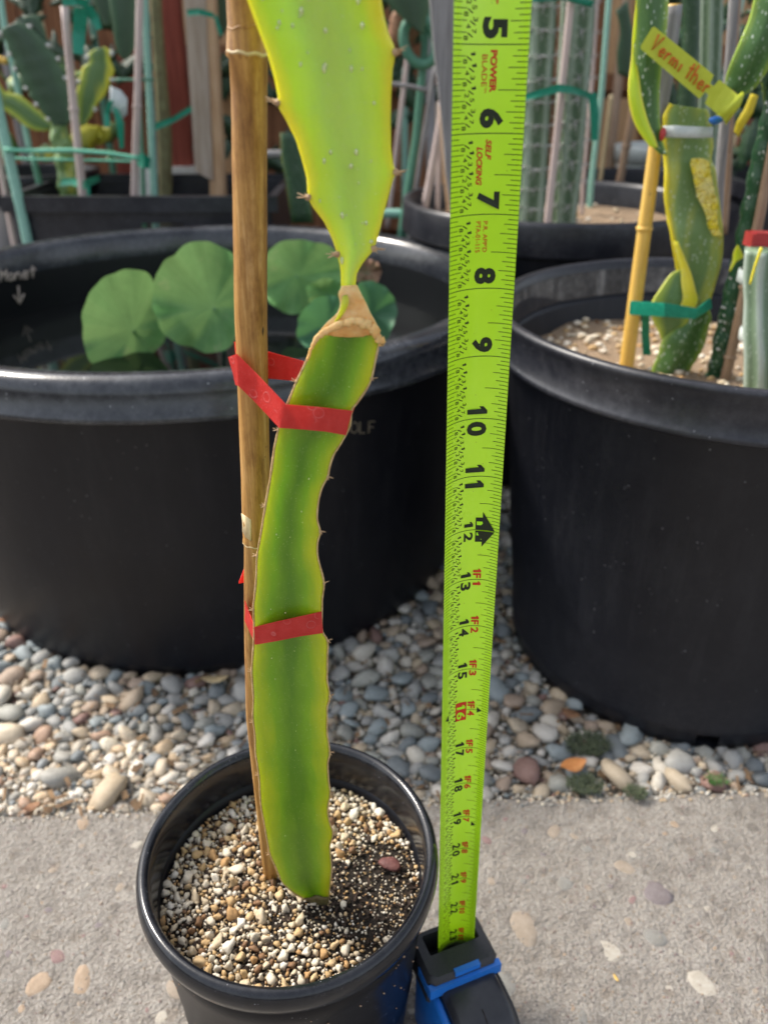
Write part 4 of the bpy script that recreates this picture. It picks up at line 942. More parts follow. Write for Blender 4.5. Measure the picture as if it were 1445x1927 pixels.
# ------------------------------------------------------------------ right pot plants
def rod(name, label, cat, pts, wpx, mat, group=None, n=14, wob=.02, taper=None, nodes=(), extra=None, squash=1):
    """pts: (px, py, Y); wpx width in photo pixels at those points"""
    ps = [P(*q[:2], Y=q[2]) for q in pts]; dense = []; rd_ = []
    wl = wpx if hasattr(wpx, '__len__') else [wpx]*len(ps)
    for i in range(len(ps)-1):
        for k in range(6):
            p = ps[i].lerp(ps[i+1], k/6); dense.append(p); rd_.append(lerp(wl[i]*depth(ps[i]), wl[i+1]*depth(ps[i+1]), k/6)/2/F)
    dense.append(ps[-1]); rd_.append(wl[-1]*depth(ps[-1])/2/F)
    base = min((ps[0], ps[-1]), key=lambda v: v.z)
    if not nodes and not extra:
        mb = MB(); mb.tube(dense, rd_, n, wob=wob, squash=squash); return solo(name, label, cat, mb, mat, base, group)
    t = Thing(name, label, cat, base, group); mb = MB(); mb.tube(dense, rd_, n, wob=wob, squash=squash); t.part('culm' if 'bamboo' in name else 'pole', mb, mat)
    for (px, py, Y, w_) in nodes:
        p = P(px, py, Y=Y); R_ = w_/2*depth(p)/F; mb = MB(); mb.lathe([(R_*.95, -R_*.35), (R_*1.1, -R_*.1), (R_*1.1, R_*.1), (R_*.95, R_*.35)], p, 16); t.part('node_ring', mb, extra or mat)
    return t
rod('bamboo_stake', 'golden bamboo stake with grey top standing in the right pot', 'stake', [(1172, 735, 28.0), (1178, 690, 28.0), (1231, 290, 28.1), (1268, 8, 28.2)], [27, 27, 26, 27], M['bamboo_gold'], nodes=[(1212, 430, 28.05, 28), (1240, 225, 28.1, 27)])
mb = MB(); mb.ribbon([(P(1255, 12, Y=27.85), P(1283, 8, Y=27.85)), (P(1236, 130, Y=27.8), P(1268, 130, Y=27.8)), (P(1226, 235, Y=27.75), P(1250, 235, Y=27.75))], .12, 6); solo('wood_slat', 'flat grey weathered wood slat behind the lime plant tag', 'stake', mb, M['grey_wood'], P(1226, 235, Y=27.7))
# upper specked stem
t = Thing('specked_cactus_cutting', 'white specked green cactus stem with a lime yellow left rib above the golden stake', 'cactus', P(1245, 290, Y=27.3))
st = Stem([(1192, -60, 1262, -60, 27.2), (1196, 0, 1258, 0, 27.2), (1194, 60, 1254, 60, 27.2), (1190, 120, 1246, 120, 27.2), (1192, 170, 1241, 170, 27.2), (1200, 220, 1241, 220, 27.2), (1216, 262, 1246, 262, 27.2), (1240, 290, 1256, 292, 27.2)], 'fold', 4)
t.part('stem', st.mesh(), M['cactus_mid'], att=True)
st2 = Stem([(1200, -60, 1207, -60, 27.3), (1196, 0, 1204, 0, 27.2), (1190, 60, 1203, 60, 27.2), (1187, 110, 1198, 110, 27.2), (1182, 150, 1203, 150, 27.0), (1182, 190, 1209, 190, 26.9), (1192, 230, 1220, 230, 26.9), (1208, 258, 1232, 258, 26.9), (1222, 276, 1238, 278, 26.9)], 'lens', 4, 2)
t.part('rib', st2.mesh(), M['cactus_lime_rib'], att=True, label='bright lime yellow rib')
# mottled stem
t2 = Thing('mottled_cactus_cutting', 'mottled green and yellow cactus cutting with frosted tape band in the right pot', 'cactus', P(1265, 735, Y=27.5))
st = Stem([(1262, 196, 1330, 206, 27.6), (1252, 215, 1336, 222, 27.6), (1250, 245, 1339, 245, 27.6), (1250, 275, 1342, 275, 27.6), (1252, 300, 1338, 300, 27.6), (1254, 330, 1346, 320, 27.5), (1253, 370, 1350, 355, 27.5), (1258, 410, 1356, 400, 27.5), (1264, 440, 1360, 440, 27.4), (1272, 490, 1358, 490, 27.4), (1280, 530, 1344, 540, 27.4), (1292, 570, 1334, 575, 27.4), (1290, 592, 1332, 590, 27.4)], 'tri', 4)
t2.part('stem', st.mesh(), M['cactus_mottled'], att=True); 
mb = st.edge(0, r=.075); t2.part('rib_margin', mb, M['cactus_yellow'])
pch = Stem([(1300, 298, 1316, 297, 27.36), (1297, 308, 1334, 303, 27.34), (1302, 330, 1338, 322, 27.32), (1306, 350, 1341, 345, 27.3), (1312, 372, 1345, 362, 27.28), (1322, 392, 1352, 385, 27.26), (1328, 410, 1350, 408, 27.24), (1332, 428, 1352, 428, 27.2), (1340, 444, 1359, 443, 27.2)], 'lens', 4, .5)
t2.part('yellow_patch', pch.mesh(wob=.12), M['yellow_blister'], att=True, label='blistered bright yellow patch')
yp = Stem([(1268, 455, 1276, 455, 27.2), (1273, 485, 1290, 488, 27.12), (1280, 510, 1300, 515, 27.05), (1282, 535, 1308, 545, 26.9), (1284, 560, 1314, 566, 26.85), (1276, 580, 1304, 584, 26.9)], 'lens', 3, .8); t2.part('yellow_patch', yp.mesh(wob=.08), M['cactus_yellow'], att=True, label='lower bright yellow rib')
wing = Stem([(1285, 505, 1292, 505, 27.1), (1262, 515, 1296, 530, 27.1), (1240, 545, 1305, 560, 27.0), (1224, 572, 1312, 575, 27.0), (1226, 600, 1300, 588, 27.0), (1238, 625, 1290, 610, 27.1), (1243, 640, 1262, 622, 27.2)], 'lens', 4)
t2.part('wing', wing.mesh(), M['variegated'], att=True)
lowr = Stem([(1290, 585, 1334, 580, 27.3), (1278, 600, 1338, 600, 27.3), (1262, 618, 1332, 620, 27.3), (1245, 640, 1328, 640, 27.3), (1238, 665, 1318, 665, 27.3), (1226, 695, 1296, 700, 27.3), (1222, 735, 1280, 735, 27.3)], 'fold', 4)
t2.part('lower_stem', lowr.mesh(), M['cactus_mid'], att=True)
mb = MB(); 
wp = [(1248, 252), (1294, 250), (1340, 252)]
mb.ribbon([(P(1247, 237, Y=27.2), P(1247, 258, Y=27.2)), (P(1270, 236, Y=26.95), P(1270, 259, Y=26.95)), (P(1310, 238, Y=26.95), P(1310, 260, Y=26.95)), (P(1341, 239, Y=27.3), P(1341, 259, Y=27.3))], .03, 5); solo('clear_tape_band', 'frosted clear tape band around the top of the mottled cactus', 'tape', mb, M['clear_tape'], P(1295, 248, Y=27))
mb = MB(); mb.ribbon([(P(1335, 560, Y=26.8), P(1338, 580, Y=26.8)), (P(1312, 580, Y=26.2), P(1306, 600, Y=26.2)), (P(1250, 570, Y=26.2), P(1250, 596, Y=26.2)), (P(1186, 566, Y=27.4), P(1184, 592, Y=27.4))], .03, 6); mb.ribbon([(P(1208, 570, Y=27.6), P(1222, 570, Y=27.6)), (P(1206, 630, Y=27.9), P(1221, 630, Y=27.9)), (P(1209, 668, Y=28), P(1224, 668, Y=28))], .03, 5)
solo('green_plant_tie', 'green garden tape tying the mottled cactus to the golden stake', 'plant tie', mb, M['teal'], P(1250, 580, Y=27), smooth='auto')
# tag
tg = Thing('plant_tag', 'lime yellow plastic plant tag with orange handwriting Vermi ther', 'tag', P(1290, 140, Y=26.6))
O_, U_ = (1204, 93), None
ax = Vector((1345-1232, 198-62)); ax.normalize()       # along the tag in the photo
def tp(a, b, dY=0):     # a along, b across (down-left)
    px = 1232-3+ax.x*a-ax.y*b; py = 50+ax.y*.0+a*.635-b*0+ b*0.86
    return px, py
import itertools
E0, E1 = Vector((1231, 50)), Vector((1205, 92)); D_ = Vector((.765, .644)); D2 = Vector((.80, .60))
Lt = 150
def TPT(a, b, Y=26.6):    # a 0..1 along, b 0..1 across
    top = Vector((1231, 50)).lerp(Vector((1347, 145)), a); bt_ = Vector((1205, 92)).lerp(Vector((1320, 190)), a); q = top.lerp(bt_, b)
    dy = 0 if a < 1.1 else (a-1.1)**2*3
    return P(q.x, q.y, Y=Y-dy)
mb = MB(); grid_a = [-.02, 0, .2, .4, .6, .8, .985]; 
def slab_pts(As, f0, f1, th=.03, Y=26.6):
    R = []
    for a in As:
        b0, b1 = f0(a), f1(a)
        R.append([TPT(a, b0, Y), TPT(a, (b0+b1)/2, Y), TPT(a, b1, Y), TPT(a, b1, Y+th), TPT(a, (b0+b1)/2, Y+th), TPT(a, b0, Y+th)])
    return R
f0 = lambda a: .08 if a < -.01 else (0 if a < .97 else (.32 if a < 1.04 else 0)); f1 = lambda a: .92 if a < -.01 else (1 if a < .97 else (.68 if a < 1.04 else 1))
mb.rings(slab_pts([-.02, 0, .2, .4, .6, .8, .96, .975, .995, 1.03, 1.05, 1.15, 1.25, 1.33, 1.38], f0, f1)); tg.part('tag_plate', mb, M['tag'], smooth=False)
mb = MB(); mb.rings([[P(*q, Y=Yq) for q in (a, b)]+[P(*q, Y=Yq+.03) for q in (b, a)] for a, b, Yq in (((1396, 172), (1346, 216), 26.45), ((1400, 178), (1356, 220), 26.3), ((1392, 200), (1366, 234), 26.5), ((1378, 214), (1362, 236), 27.0))]); tg.part('curled_tip', mb, M['tag'], label='curled end of the tag')
mb = MB(); raw = []
cur = .1
for ch, wd, hh in (('V', .105, .62), ('e', .085, .5), ('r', .075, .5), ('m', .12, .5), ('i', .05, .5), (' ', .06, 0), ('t', .07, .62), ('h', .095, .62), ('e', .085, .5), ('r', .08, .5)):
    for path in letters(ch, 0, 0, 1, 1): raw.append([(cur+p[0]/.75*wd*.8, .74+p[1]*hh) for p in path])
    cur += wd*1.13
for path in raw:
    pts = [TPT(a, b, 26.57) for a, b in path]; mb.tube(pts, .028, 6)
tg.part('handwriting', mb, M['marker'])
# other plants in the right pot
t = Thing('scaly_cactus_stem', 'dark green scaly cactus stem leaning right in the right pot', 'cactus', P(1340, 735, Y=27.2))
pts = [(1338, 740), (1350, 690), (1372, 590), (1398, 480), (1420, 370), (1445, 255), (1475, 130)]; ps = [P(a, b, Y=27) for a, b in pts]
dense = []; 
for i in range(len(ps)-1):
    for k in range(8): dense.append(ps[i].lerp(ps[i+1], k/8))
mb = MB(); mb.tube(dense, [.34*(1+.1*math.sin(i*1.7)) for i in range(len(dense))], 14, wob=.15); t.part('stem', mb, M['tubecactus'], att=True)
rt = random.Random(4); sp = thornmesh(5, .09, .03, .9, 5, None).build('spine_cluster', M['thorn_white'], parent=t.o); fst = True
for i in range(46):
    k = rt.randrange(len(dense)); a = rt.uniform(math.pi, 2*math.pi); o = sp if fst else sp.copy()
    if not fst: COL.objects.link(o)
    fst = False; o.location = (dense[k]+Vector((.34*math.cos(a), .34*math.sin(a), 0))-t.base)*IN; o.rotation_euler = (0, 0, a)
rod('bamboo_stake', 'brown bamboo stake right of the scaly cactus in the right pot', 'stake', [(1352, 760, 26.3), (1362, 722, 26.3), (1392, 590, 26.3), (1430, 400, 26.4), (1462, 230, 26.5)], 19, M['bamboo_brown'], nodes=[(1373, 672, 26.3, 22), (1400, 540, 26.3, 20)])
t = Thing('blue_grey_cactus', 'stout blue grey columnar cactus with pale rings at the right edge', 'cactus', P(1425, 745, Y=24.5))
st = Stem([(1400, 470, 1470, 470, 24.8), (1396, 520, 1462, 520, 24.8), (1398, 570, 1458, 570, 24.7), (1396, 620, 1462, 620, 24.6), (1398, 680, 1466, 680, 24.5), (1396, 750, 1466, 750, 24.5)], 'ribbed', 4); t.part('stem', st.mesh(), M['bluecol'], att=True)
for yy, w_ in ((520, 40), (630, 37)):
    p = P(1430, yy, Y=24.7+1*.6); R_ = w_*depth(p)/F*1.0; mb = MB(); mb.lathe([(R_*.94, -.2), (R_*1.02, -.17), (R_*1.02, .17), (R_*.94, .2)], p, 32); t.part('clear_ring', mb, M['clear_tape'])
mb = MB(); mb.box(P(1436, 452, Y=25.6), (.75, .5, .48), Euler((0, .05, 0)).to_matrix()); mb.box(P(1410, 450, Y=25.6), (.12, .6, .4)); solo('red_clip', 'red plastic clip gripping a stake at the right edge', 'clip', mb, M['red_clip'], P(1436, 452, Y=25.6), smooth=False)
mb = MB(); lf = Stem([(1386, 461, 1388, 461, 26.3), (1379, 475, 1396, 476, 26.3), (1378, 487, 1398, 484, 26.3), (1376, 495, 1384, 494, 26.3), (1370, 511, 1374, 511, 26.3)], 'lens', 3, 1); mb = lf.mesh(mb); solo('fresh_shoot', 'tiny bright lime shoot in front of the scaly cactus', 'shoot', mb, M['cactus_lime_rib'], P(1372, 511, Y=26.3), att=True)
rod('yellow_twig', 'thin yellow and red twig beside the blue grey cactus', 'twig', [(1432, 466, 24), (1420, 500, 24), (1410, 535, 24)], [6, 5, 4], M['cactus_yellow'])
# thick arching stem top right
t = Thing('arching_cactus_stem', 'thick green cactus stem arching in from the upper right corner', 'cactus', P(1370, 170, Y=27))
st = Stem([(1445, -70, 1530, -40, 27), (1422, -20, 1500, 10, 27), (1410, 30, 1478, 62, 27), (1392, 75, 1460, 105, 27), (1375, 115, 1440, 140, 27.1), (1366, 140, 1418, 168, 27.2), (1362, 160, 1395, 180, 27.2)], 'fold', 5); t.part('stem', st.mesh(), M['cactus_mid'], att=True)
st = Stem([(1452, 60, 1480, 75, 27.2), (1428, 120, 1462, 130, 27.2), (1433, 170, 1455, 170, 27.2), (1440, 220, 1465, 220, 27.2)], 'lens', 4); t.part('side_stem', st.mesh(), M['cactus_dark'], att=True)
G1 = 'garden stakes behind the pots'
rod('grey_brown_stake', 'grey brown stake rising behind the mottled cactus', 'stake', [(1346, 470, 31), (1354, 330, 31), (1372, 120, 31), (1384, -60, 31)], 18, M['grey_wood'])
rod('brown_stake', 'pinkish brown stake next to the grey one above the tag', 'stake', [(1361, 440, 36), (1370, 300, 36), (1378, 130, 36), (1392, -60, 36)], 14, M['bamboo_brown'])
t = Thing('grey_cactus_column', 'blurred grey green cactus column behind the lime tag', 'cactus', P(1335, 380, Y=44))
st = Stem([(1318, -60, 1362, -60, 44), (1316, 100, 1358, 100, 44), (1312, 250, 1350, 250, 44), (1308, 400, 1345, 400, 44), (1308, 600, 1345, 600, 44)], 'ribbed', 3); t.part('stem', st.mesh(), M['column'], att=True)
mb = MB(); mb.ribbon([(P(1412, 176, Y=29.5), P(1426, 180, Y=29.5)), (P(1400, 205, Y=29.4), P(1416, 212, Y=29.4)), (P(1386, 228, Y=29.3), P(1398, 240, Y=29.3)), (P(1380, 248, Y=29.3), P(1388, 258, Y=29.3))], .03, 5); solo('yellow_flagging', 'yellow flagging strip hanging behind the tag', 'flagging', mb, M['yellow_tape'], P(1400, 220, Y=29))
mb = MB(); mb.blob(P(1346, 226, Y=27.1), .22, .15, .12, None, 2, .1, 2); solo('blue_clip', 'small blue clip under the curled end of the tag', 'clip', mb, M['blue_bit'], P(1346, 226, Y=27.1))
mb = MB(); mb.blob(P(1246, 252, Y=27.1), .1, .1, .2, None, 2, .1, 2); solo('red_tie_knot', 'small red tie knot on the golden stake beside the clear tape', 'plant tie', mb, M['red_clip'], P(1246, 252, Y=27.1))
mb = MB(); mb.box(P(1412, 290, Y=66), (2.2, 1.2, 12), Euler((0, .1, 0)).to_matrix()); solo('red_post', 'red brown wooden post behind the scaly cactus on the right', 'post', mb, M['red_wood'], P(1400, 360, Y=66), smooth=False)

# columnar cacti in the grey pot
def column(label, rows, seed, group):
    st = Stem(rows, 'ribbed', 3); b = (st.LR[-1][0]+st.LR[-1][1])/2; t = Thing('columnar_cactus', label, 'cactus', b, group)
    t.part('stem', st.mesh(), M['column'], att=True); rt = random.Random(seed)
    o0 = thornmesh(12, .62, .045, 1.0, seed, None).build('spine_cluster', M['thorn_white'], parent=t.o); fst = True
    nrow = len(st.LR)
    zs = [p[0].z for p in st.LR]; ztop, zbot = max(zs), min(zs); z = zbot+.5
    ribs = [(-.62, -.75), (.12, -.98), (.8, -.5)]
    while z < ztop-.3:
        for (u, v) in ribs:
            zz = z+rt.uniform(-.1, .1); i = min(range(nrow), key=lambda q: abs(zs[q]-zz)); p = st.at(i, u*.95, v*.95); p.z = zz
            o = o0 if fst else o0.copy()
            if not fst: COL.objects.link(o)
            fst = False; o.location = (p-t.base)*IN; o.rotation_euler = (0, rt.uniform(-.3, .3), math.atan2(v, u)); o.scale = (rt.uniform(.8, 1.1),)*3
        z += .95
column('left columnar cactus beside the tape blade, grey green and spiny', [(982, -80, 1050, -80, 43), (980, 60, 1046, 60, 43), (972, 200, 1036, 200, 43), (966, 320, 1030, 320, 43), (958, 440, 1022, 440, 43), (956, 480, 1020, 480, 43)], 1, 'columnar cacti in the grey pot')
column('right columnar cactus behind the pale stake, grey green and spiny', [(1058, -80, 1124, -80, 44), (1052, 60, 1118, 60, 44), (1044, 200, 1106, 200, 44), (1036, 320, 1096, 320, 44), (1030, 400, 1086, 400, 44), (1026, 470, 1082, 470, 44)], 2, 'columnar cacti in the grey pot')
rod('pale_stake', 'pale straight stake in front of the two columnar cacti', 'stake', [(1026, 450, 40.8), (1030, 415, 40.8), (1052, 215, 40.8), (1080, -60, 40.8)], 14, M['pinkstake'])
mb = MB(); mb.ribbon([(P(975, 180, Y=41), P(975, 192, Y=41)), (P(1010, 170, Y=40.2), P(1010, 184, Y=40.2)), (P(1050, 158, Y=39.9), P(1052, 174, Y=39.9)), (P(1075, 162, Y=40.2), P(1075, 176, Y=40.2)), (P(1112, 175, Y=42), P(1108, 186, Y=42))], .06, 4)
mb.ribbon([(P(1106, 176, Y=41), P(1122, 174, Y=41)), (P(1110, 215, Y=41), P(1126, 212, Y=41)), (P(1112, 265, Y=41), P(1124, 263, Y=41))], .06, 4); solo('green_plant_tie', 'green garden tape wrapped across the columnar cacti with a hanging end', 'plant tie', mb, M['teal'], P(1050, 165, Y=41), smooth='auto')
mb = MB(); mb.ribbon([(P(1000, -8, Y=41), P(1000, 4, Y=41)), (P(1060, -14, Y=40), P(1060, 0, Y=40)), (P(1118, 2, Y=41), P(1112, 14, Y=41))], .06, 4); solo('green_plant_tie', 'green garden tape at the top edge above the columnar cacti', 'plant tie', mb, M['teal'], P(1060, 0, Y=41))
bh = [ # right and centre background
 ('thin_pale_stake', 'thin pale stake just right of the columnar cacti', [(1093, 440, 50), (1096, 350, 50), (1112, 170, 50), (1126, -60, 50)], 8, 'pinkstake'),
 ('mint_stake', 'mint green stake right of the columnar cacti', [(1106, 440, 52), (1112, 345, 52), (1132, 170, 52), (1150, -60, 52)], 11, 'mint'),
 ('thin_bamboo', 'thin straw coloured cane behind the small black pot', [(1124, 440, 62), (1128, 345, 62), (1142, 240, 62), (1150, 178, 62)], 8, 'bamboo_pale'),
 ('bamboo_cane', 'short brown bamboo cane with white joint in the small black pot', [(1157, 410, 59), (1160, 372, 59), (1178, 275, 59), (1194, 190, 59)], 15, 'bamboo_brown'),
 ('green_stake', 'dark green stake between the cactus top and the tape', [(745, 500, 52), (757, 430, 52), (783, 260, 52), (798, 100, 52), (806, -60, 52)], 15, 'greenstake'),
 ('thin_grey_stake', 'thin grey stake leaning left of the dark green stake', [(728, 430, 58), (742, 310, 58), (757, 190, 58), (768, 90, 58)], 9, 'pinkstake'),
 ('thin_grey_stake', 'thin grey stake leaning just right of the dark green stake', [(768, 470, 55), (782, 360, 55), (800, 240, 55), (818, 125, 55)], 8, 'grey_wood'),
 ('whitish_stake', 'whitish stake rising out of the grey pot left of the tape', [(792, 430, 49), (800, 385, 49), (818, 290, 49), (834, 200, 49), (850, 110, 49)], 14, 'pinkstake'),
 ('whitish_cane', 'thin whitish cane with a joint beside the tape blade', [(822, 430, 50), (824, 380, 50), (827, 280, 50), (829, 190, 50)], 9, 'pinkstake'),
 ('pinkish_stake', 'pinkish stake in front of the dark paddle cactus at upper left', [(166, 470, 53), (162, 420, 53), (140, 205, 53), (122, 12, 53)], 15, 'pinkstake'),
 ('pinkish_stake', 'pinkish stake left of the tall mint stake', [(249, 470, 54), (252, 400, 54), (259, 200, 54), (265, -60, 54)], 14, 'pinkstake'),
 ('mint_stake', 'tall mint green stake near the red post', [(296, 470, 55), (293, 410, 55), (283, 200, 55), (270, -60, 55)], 13, 'mint'),
 ('mint_stake', 'thick mint green stake crossing the left edge', [(58, 475, 51), (50, 440, 51), (12, 270, 51), (-14, 150, 51)], 19, 'mint'),
 ('green_stake', 'green stake at the left edge behind the dark paddle cactus', [(58, 290, 60), (34, 165, 60), (8, 40, 60), (-6, -60, 60)], 12, 'mint'),
 ('green_stake', 'slanting dull green stake between planter and left edge', [(104, 480, 57), (95, 430, 57), (62, 290, 57)], 12, 'greenstake'),
 ('pinkish_stake', 'pinkish stake at the far left edge', [(34, 490, 52), (26, 450, 52), (4, 330, 52), (-10, 250, 52)], 11, 'pinkstake'),
 ('green_stake', 'thin green stake tied to the pinkish one near the string knot', [(275, 470, 56), (272, 400, 56), (268, 290, 56), (262, 180, 56)], 8, 'greenstake'),
]
for nm, lab, pts, w_, m_ in bh: rod(nm, lab, 'stake', pts, w_, M[m_], G1, nodes=[(pts[-2][0], pts[-2][1], pts[-2][2], w_*1.15)] if 'cane' in nm or 'pinkish' in nm else ())
rb = random.Random(33)
cn = {'bamboo_brown': 'brown', 'pinkstake': 'bleached', 'greenstake': 'dark green', 'bamboo_pale': 'straw coloured', 'mint': 'mint green', 'grey_wood': 'grey'}
ordn = ['first', 'second', 'third', 'fourth', 'fifth', 'sixth', 'seventh', 'eighth', 'ninth', 'tenth', 'eleventh', 'twelfth', 'thirteenth', 'fourteenth', 'fifteenth', 'sixteenth']
cx0 = [-34, -30.5, -27, -23.5, -19.5, -16, -2.5, -.5, 1.8, 4.2, 19, 22.5, 26, 29.5, 33, 36.5]
for i, x0 in enumerate(cx0):
    Y0 = rb.uniform(66, 75); lean = rb.uniform(-1.2, 1.2); hh = rb.uniform(24, 40); mm = rb.choice(list(cn))
    mb = MB(); mb.tube([(x0, Y0, -.9), (x0+lean*.5, Y0, hh/2), (x0+lean, Y0, hh)], rb.uniform(.16, .42), 8)
    solo('thin_cane', cn[mm]+' thin cane far back against the fence, '+ordn[i]+' from the left', 'stake', mb, M[mm], (x0, Y0, -.9), 'thin canes against the fence')
def foliage(label, px0, px1, py0, py1, Y0, n_, seed, mat):
    r = random.Random(seed); mb = MB()
    for i in range(n_):
        p = P(r.uniform(px0, px1), r.uniform(py0, py1), Y=Y0+r.uniform(-4, 4)); L_ = r.uniform(1.2, 3.4); W_ = L_*r.uniform(.16, .3); d = Vector((r.gauss(0, .6), r.gauss(0, .4), r.uniform(-.6, 1))).normalized(); sd_ = d.cross(Vector((r.gauss(0, .5), 1, r.gauss(0, .3)))).normalized(); nn_ = d.cross(sd_)*W_*.3
        R = []
        for k in range(9):
            t_ = k/8; wv = W_*math.sin(math.pi*min(.96, max(.05, t_)))*(1+.18*math.sin(k*2.6+i)); c_ = p+d*L_*(t_-.5)+Vector((0, 0, -.25*t_*t_)); R.append([c_-sd_*wv, c_-nn_, c_+sd_*wv, c_+nn_])
        mb.rings(R)
    solo('background_foliage', label, 'foliage', mb, mat, P((px0+px1)/2, py1, Y=Y0), kind='stuff')
foliage('dark green strap leaved foliage massed in the upper left corner', -60, 270, -80, 150, 66, 70, 1, M['paddle_green'])
foliage('yellow green leaves scattered low at the left behind the twine', -40, 220, 120, 300, 63, 26, 2, M['variegated'])
foliage('dark foliage between the bamboo and the lime cactus', 380, 560, -60, 330, 66, 40, 3, M['paddle_green'])
foliage('dark foliage behind the grey board and green stake', 700, 880, -80, 260, 68, 46, 4, M['cactus_dark'])
foliage('dark stems and foliage behind the lime tag at the right', 1230, 1470, -80, 330, 60, 60, 5, M['cactus_dark'])
# grey board left of the tape
def plank(name, label, cat, quad, Y, th, mat, extra=None):
    a, b, c_, d = [P(*q, Y=Y) for q in quad]; back = [p+Vector((0, th, 0)) for p in (a, b, c_, d)]
    mb = MB(); rows = 8; R = []
    for k in range(rows+1):
        t_ = k/rows; l = a.lerp(d, t_); r_ = b.lerp(c_, t_); j = Vector((noise.noise(l*.7)*.08, 0, 0)); R.append([l+j, l.lerp(r_, .5)+Vector((0, -th*.12, 0)), r_-j, r_+Vector((0, th, 0))-j, l+Vector((0, th, 0))+j])
    mb.rings(R); return solo(name, label, cat, mb, mat, (c_+d)/2, smooth='auto')
plank('grey_board', 'grey weathered wooden board just left of the tape blade', 'board', [(802, -60), (856, -60), (888, 440), (852, 440)], 41.5, .7, M['grey_wood'])
plank('tan_sliver', 'narrow tan wood sliver beside the grey board', 'board', [(826, 200), (842, 200), (852, 410), (842, 410)], 46, .4, M['tan_wood'])
plank('red_post', 'red stained wooden post at upper left with a white foot', 'post', [(282, -60), (330, -60), (362, 318), (318, 318)], 64, 1.4, M['red_wood'])
plank('white_block', 'white painted foot block under the red post', 'block', [(318, 314), (372, 314), (378, 420), (312, 420)], 63.5, 1.6, M['white_paint'])
plank('split_post', 'left half of the split tan wood post near the bamboo', 'post', [(342, -60), (384, -60), (400, 340), (368, 322)], 60, 1.2, M['split_wood'])
plank('split_post', 'right tan half of the split wood post near the bamboo', 'post', [(372, -60), (398, -60), (425, 420), (398, 420)], 60.5, 1.4, M['tan_wood'])
plank('tan_board', 'tan wooden board behind the mint stake on the right', 'board', [(1152, -60), (1196, -60), (1186, 138), (1146, 138)], 74, .8, M['fence_tan'])
plank('tan_board', 'lower tan board under the rail behind the thin canes', 'board', [(1120, 186), (1200, 186), (1196, 500), (1110, 500)], 76.3, .8, M['fence_tan'])
plank('maroon_board', 'dull maroon board behind the stakes at upper left', 'board', [(212, 60), (258, 60), (262, 420), (224, 420)], 68, .8, M['red_wood'])
mb = MB(); mb.box(P(345, 0, Y=66), (.01, .01, .01))
# brownish green stem left of red post
t = Thing('brown_cactus_trunk', 'brownish green cactus trunk between mint stake and red post', 'cactus', P(310, 430, Y=61))
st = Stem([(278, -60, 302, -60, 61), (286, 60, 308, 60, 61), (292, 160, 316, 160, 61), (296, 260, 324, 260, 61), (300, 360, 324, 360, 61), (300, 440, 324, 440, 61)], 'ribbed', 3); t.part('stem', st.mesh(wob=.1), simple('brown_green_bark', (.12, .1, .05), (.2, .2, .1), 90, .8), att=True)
# dark paddle cactus
def paddle(name, label, rows, sec, mat, cat='cactus', k=1, spots=0, seed=0, group=None, wob=0):
    st = Stem(rows, sec, 3, k); b = (st.LR[-1][0]+st.LR[-1][1])/2; t = Thing(name, label, cat, b, group); t.part('pad', st.mesh(wob=wob), mat, att=True)
    if spots:
        rt = random.Random(seed); o0 = thornmesh(4, .25, .09, .8, seed, None).build('spine_cluster', M['thorn_white'], parent=t.o); n_ = len(st.LR); first_ = True
        for q in range(spots):
            i = int((q+.5)/spots*n_); 
            for side in (0, 1):
                o = o0 if first_ else o0.copy()
                if not first_: COL.objects.link(o)
                first_ = False; o.location = (st.LR[i][side]-t.base)*IN; o.rotation_euler = (0, 0, math.pi if side == 0 else 0)
    return t
tdp = paddle('paddle_cactus', 'big dark green paddle cactus with pale dots at the left edge', [(8, 52, 30, 42, 56), (2, 62, 56, 50, 56), (12, 78, 74, 66, 56), (16, 96, 88, 80, 56), (26, 112, 96, 96, 56), (26, 124, 108, 106, 56), (38, 142, 112, 122, 56), (40, 156, 122, 138, 56), (54, 170, 124, 152, 56), (56, 182, 134, 172, 56), (70, 196, 134, 190, 56), (78, 212, 138, 206, 56), (92, 224, 136, 222, 56), (100, 236, 128, 236, 56)], 'lens', M['paddle_green'], spots=6, seed=3)
st = Stem([(40, 62, 44, 30, 56.2), (50, 55, 70, 30, 56.2), (60, 70, 78, 40, 56.2), (66, 85, 86, 60, 56.2), (70, 100, 92, 90, 56.2)], 'lens', 3); tdp.part('lobe', st.mesh(), M['paddle_green'], att=True)
paddle('variegated_cactus', 'green and yellow variegated paddle right of the pinkish stake', [(178, 92, 198, 88, 57), (166, 104, 210, 98, 57), (168, 118, 208, 112, 57), (156, 126, 216, 130, 57), (152, 142, 214, 142, 57), (148, 160, 208, 156, 57), (144, 178, 198, 180, 57), (146, 196, 184, 196, 57), (148, 216, 176, 212, 57), (150, 236, 160, 236, 57)], 'lens', M['variegated'], spots=3, seed=4)
paddle('hanging_cactus_pad', 'large dark hanging pad above the variegated paddle', [(204, -60, 262, -60, 55), (206, 0, 260, 0, 55), (212, 40, 258, 40, 55), (216, 80, 256, 80, 55), (222, 100, 250, 98, 55), (232, 112, 240, 112, 55)], 'lens', M['paddle_green'])
paddle('hanging_cactus_pad', 'small dark pad hanging at the top left above the stakes', [(168, -60, 212, -60, 58), (176, 0, 212, 0, 58), (188, 30, 210, 30, 58), (196, 50, 206, 50, 58)], 'lens', M['paddle_green'])
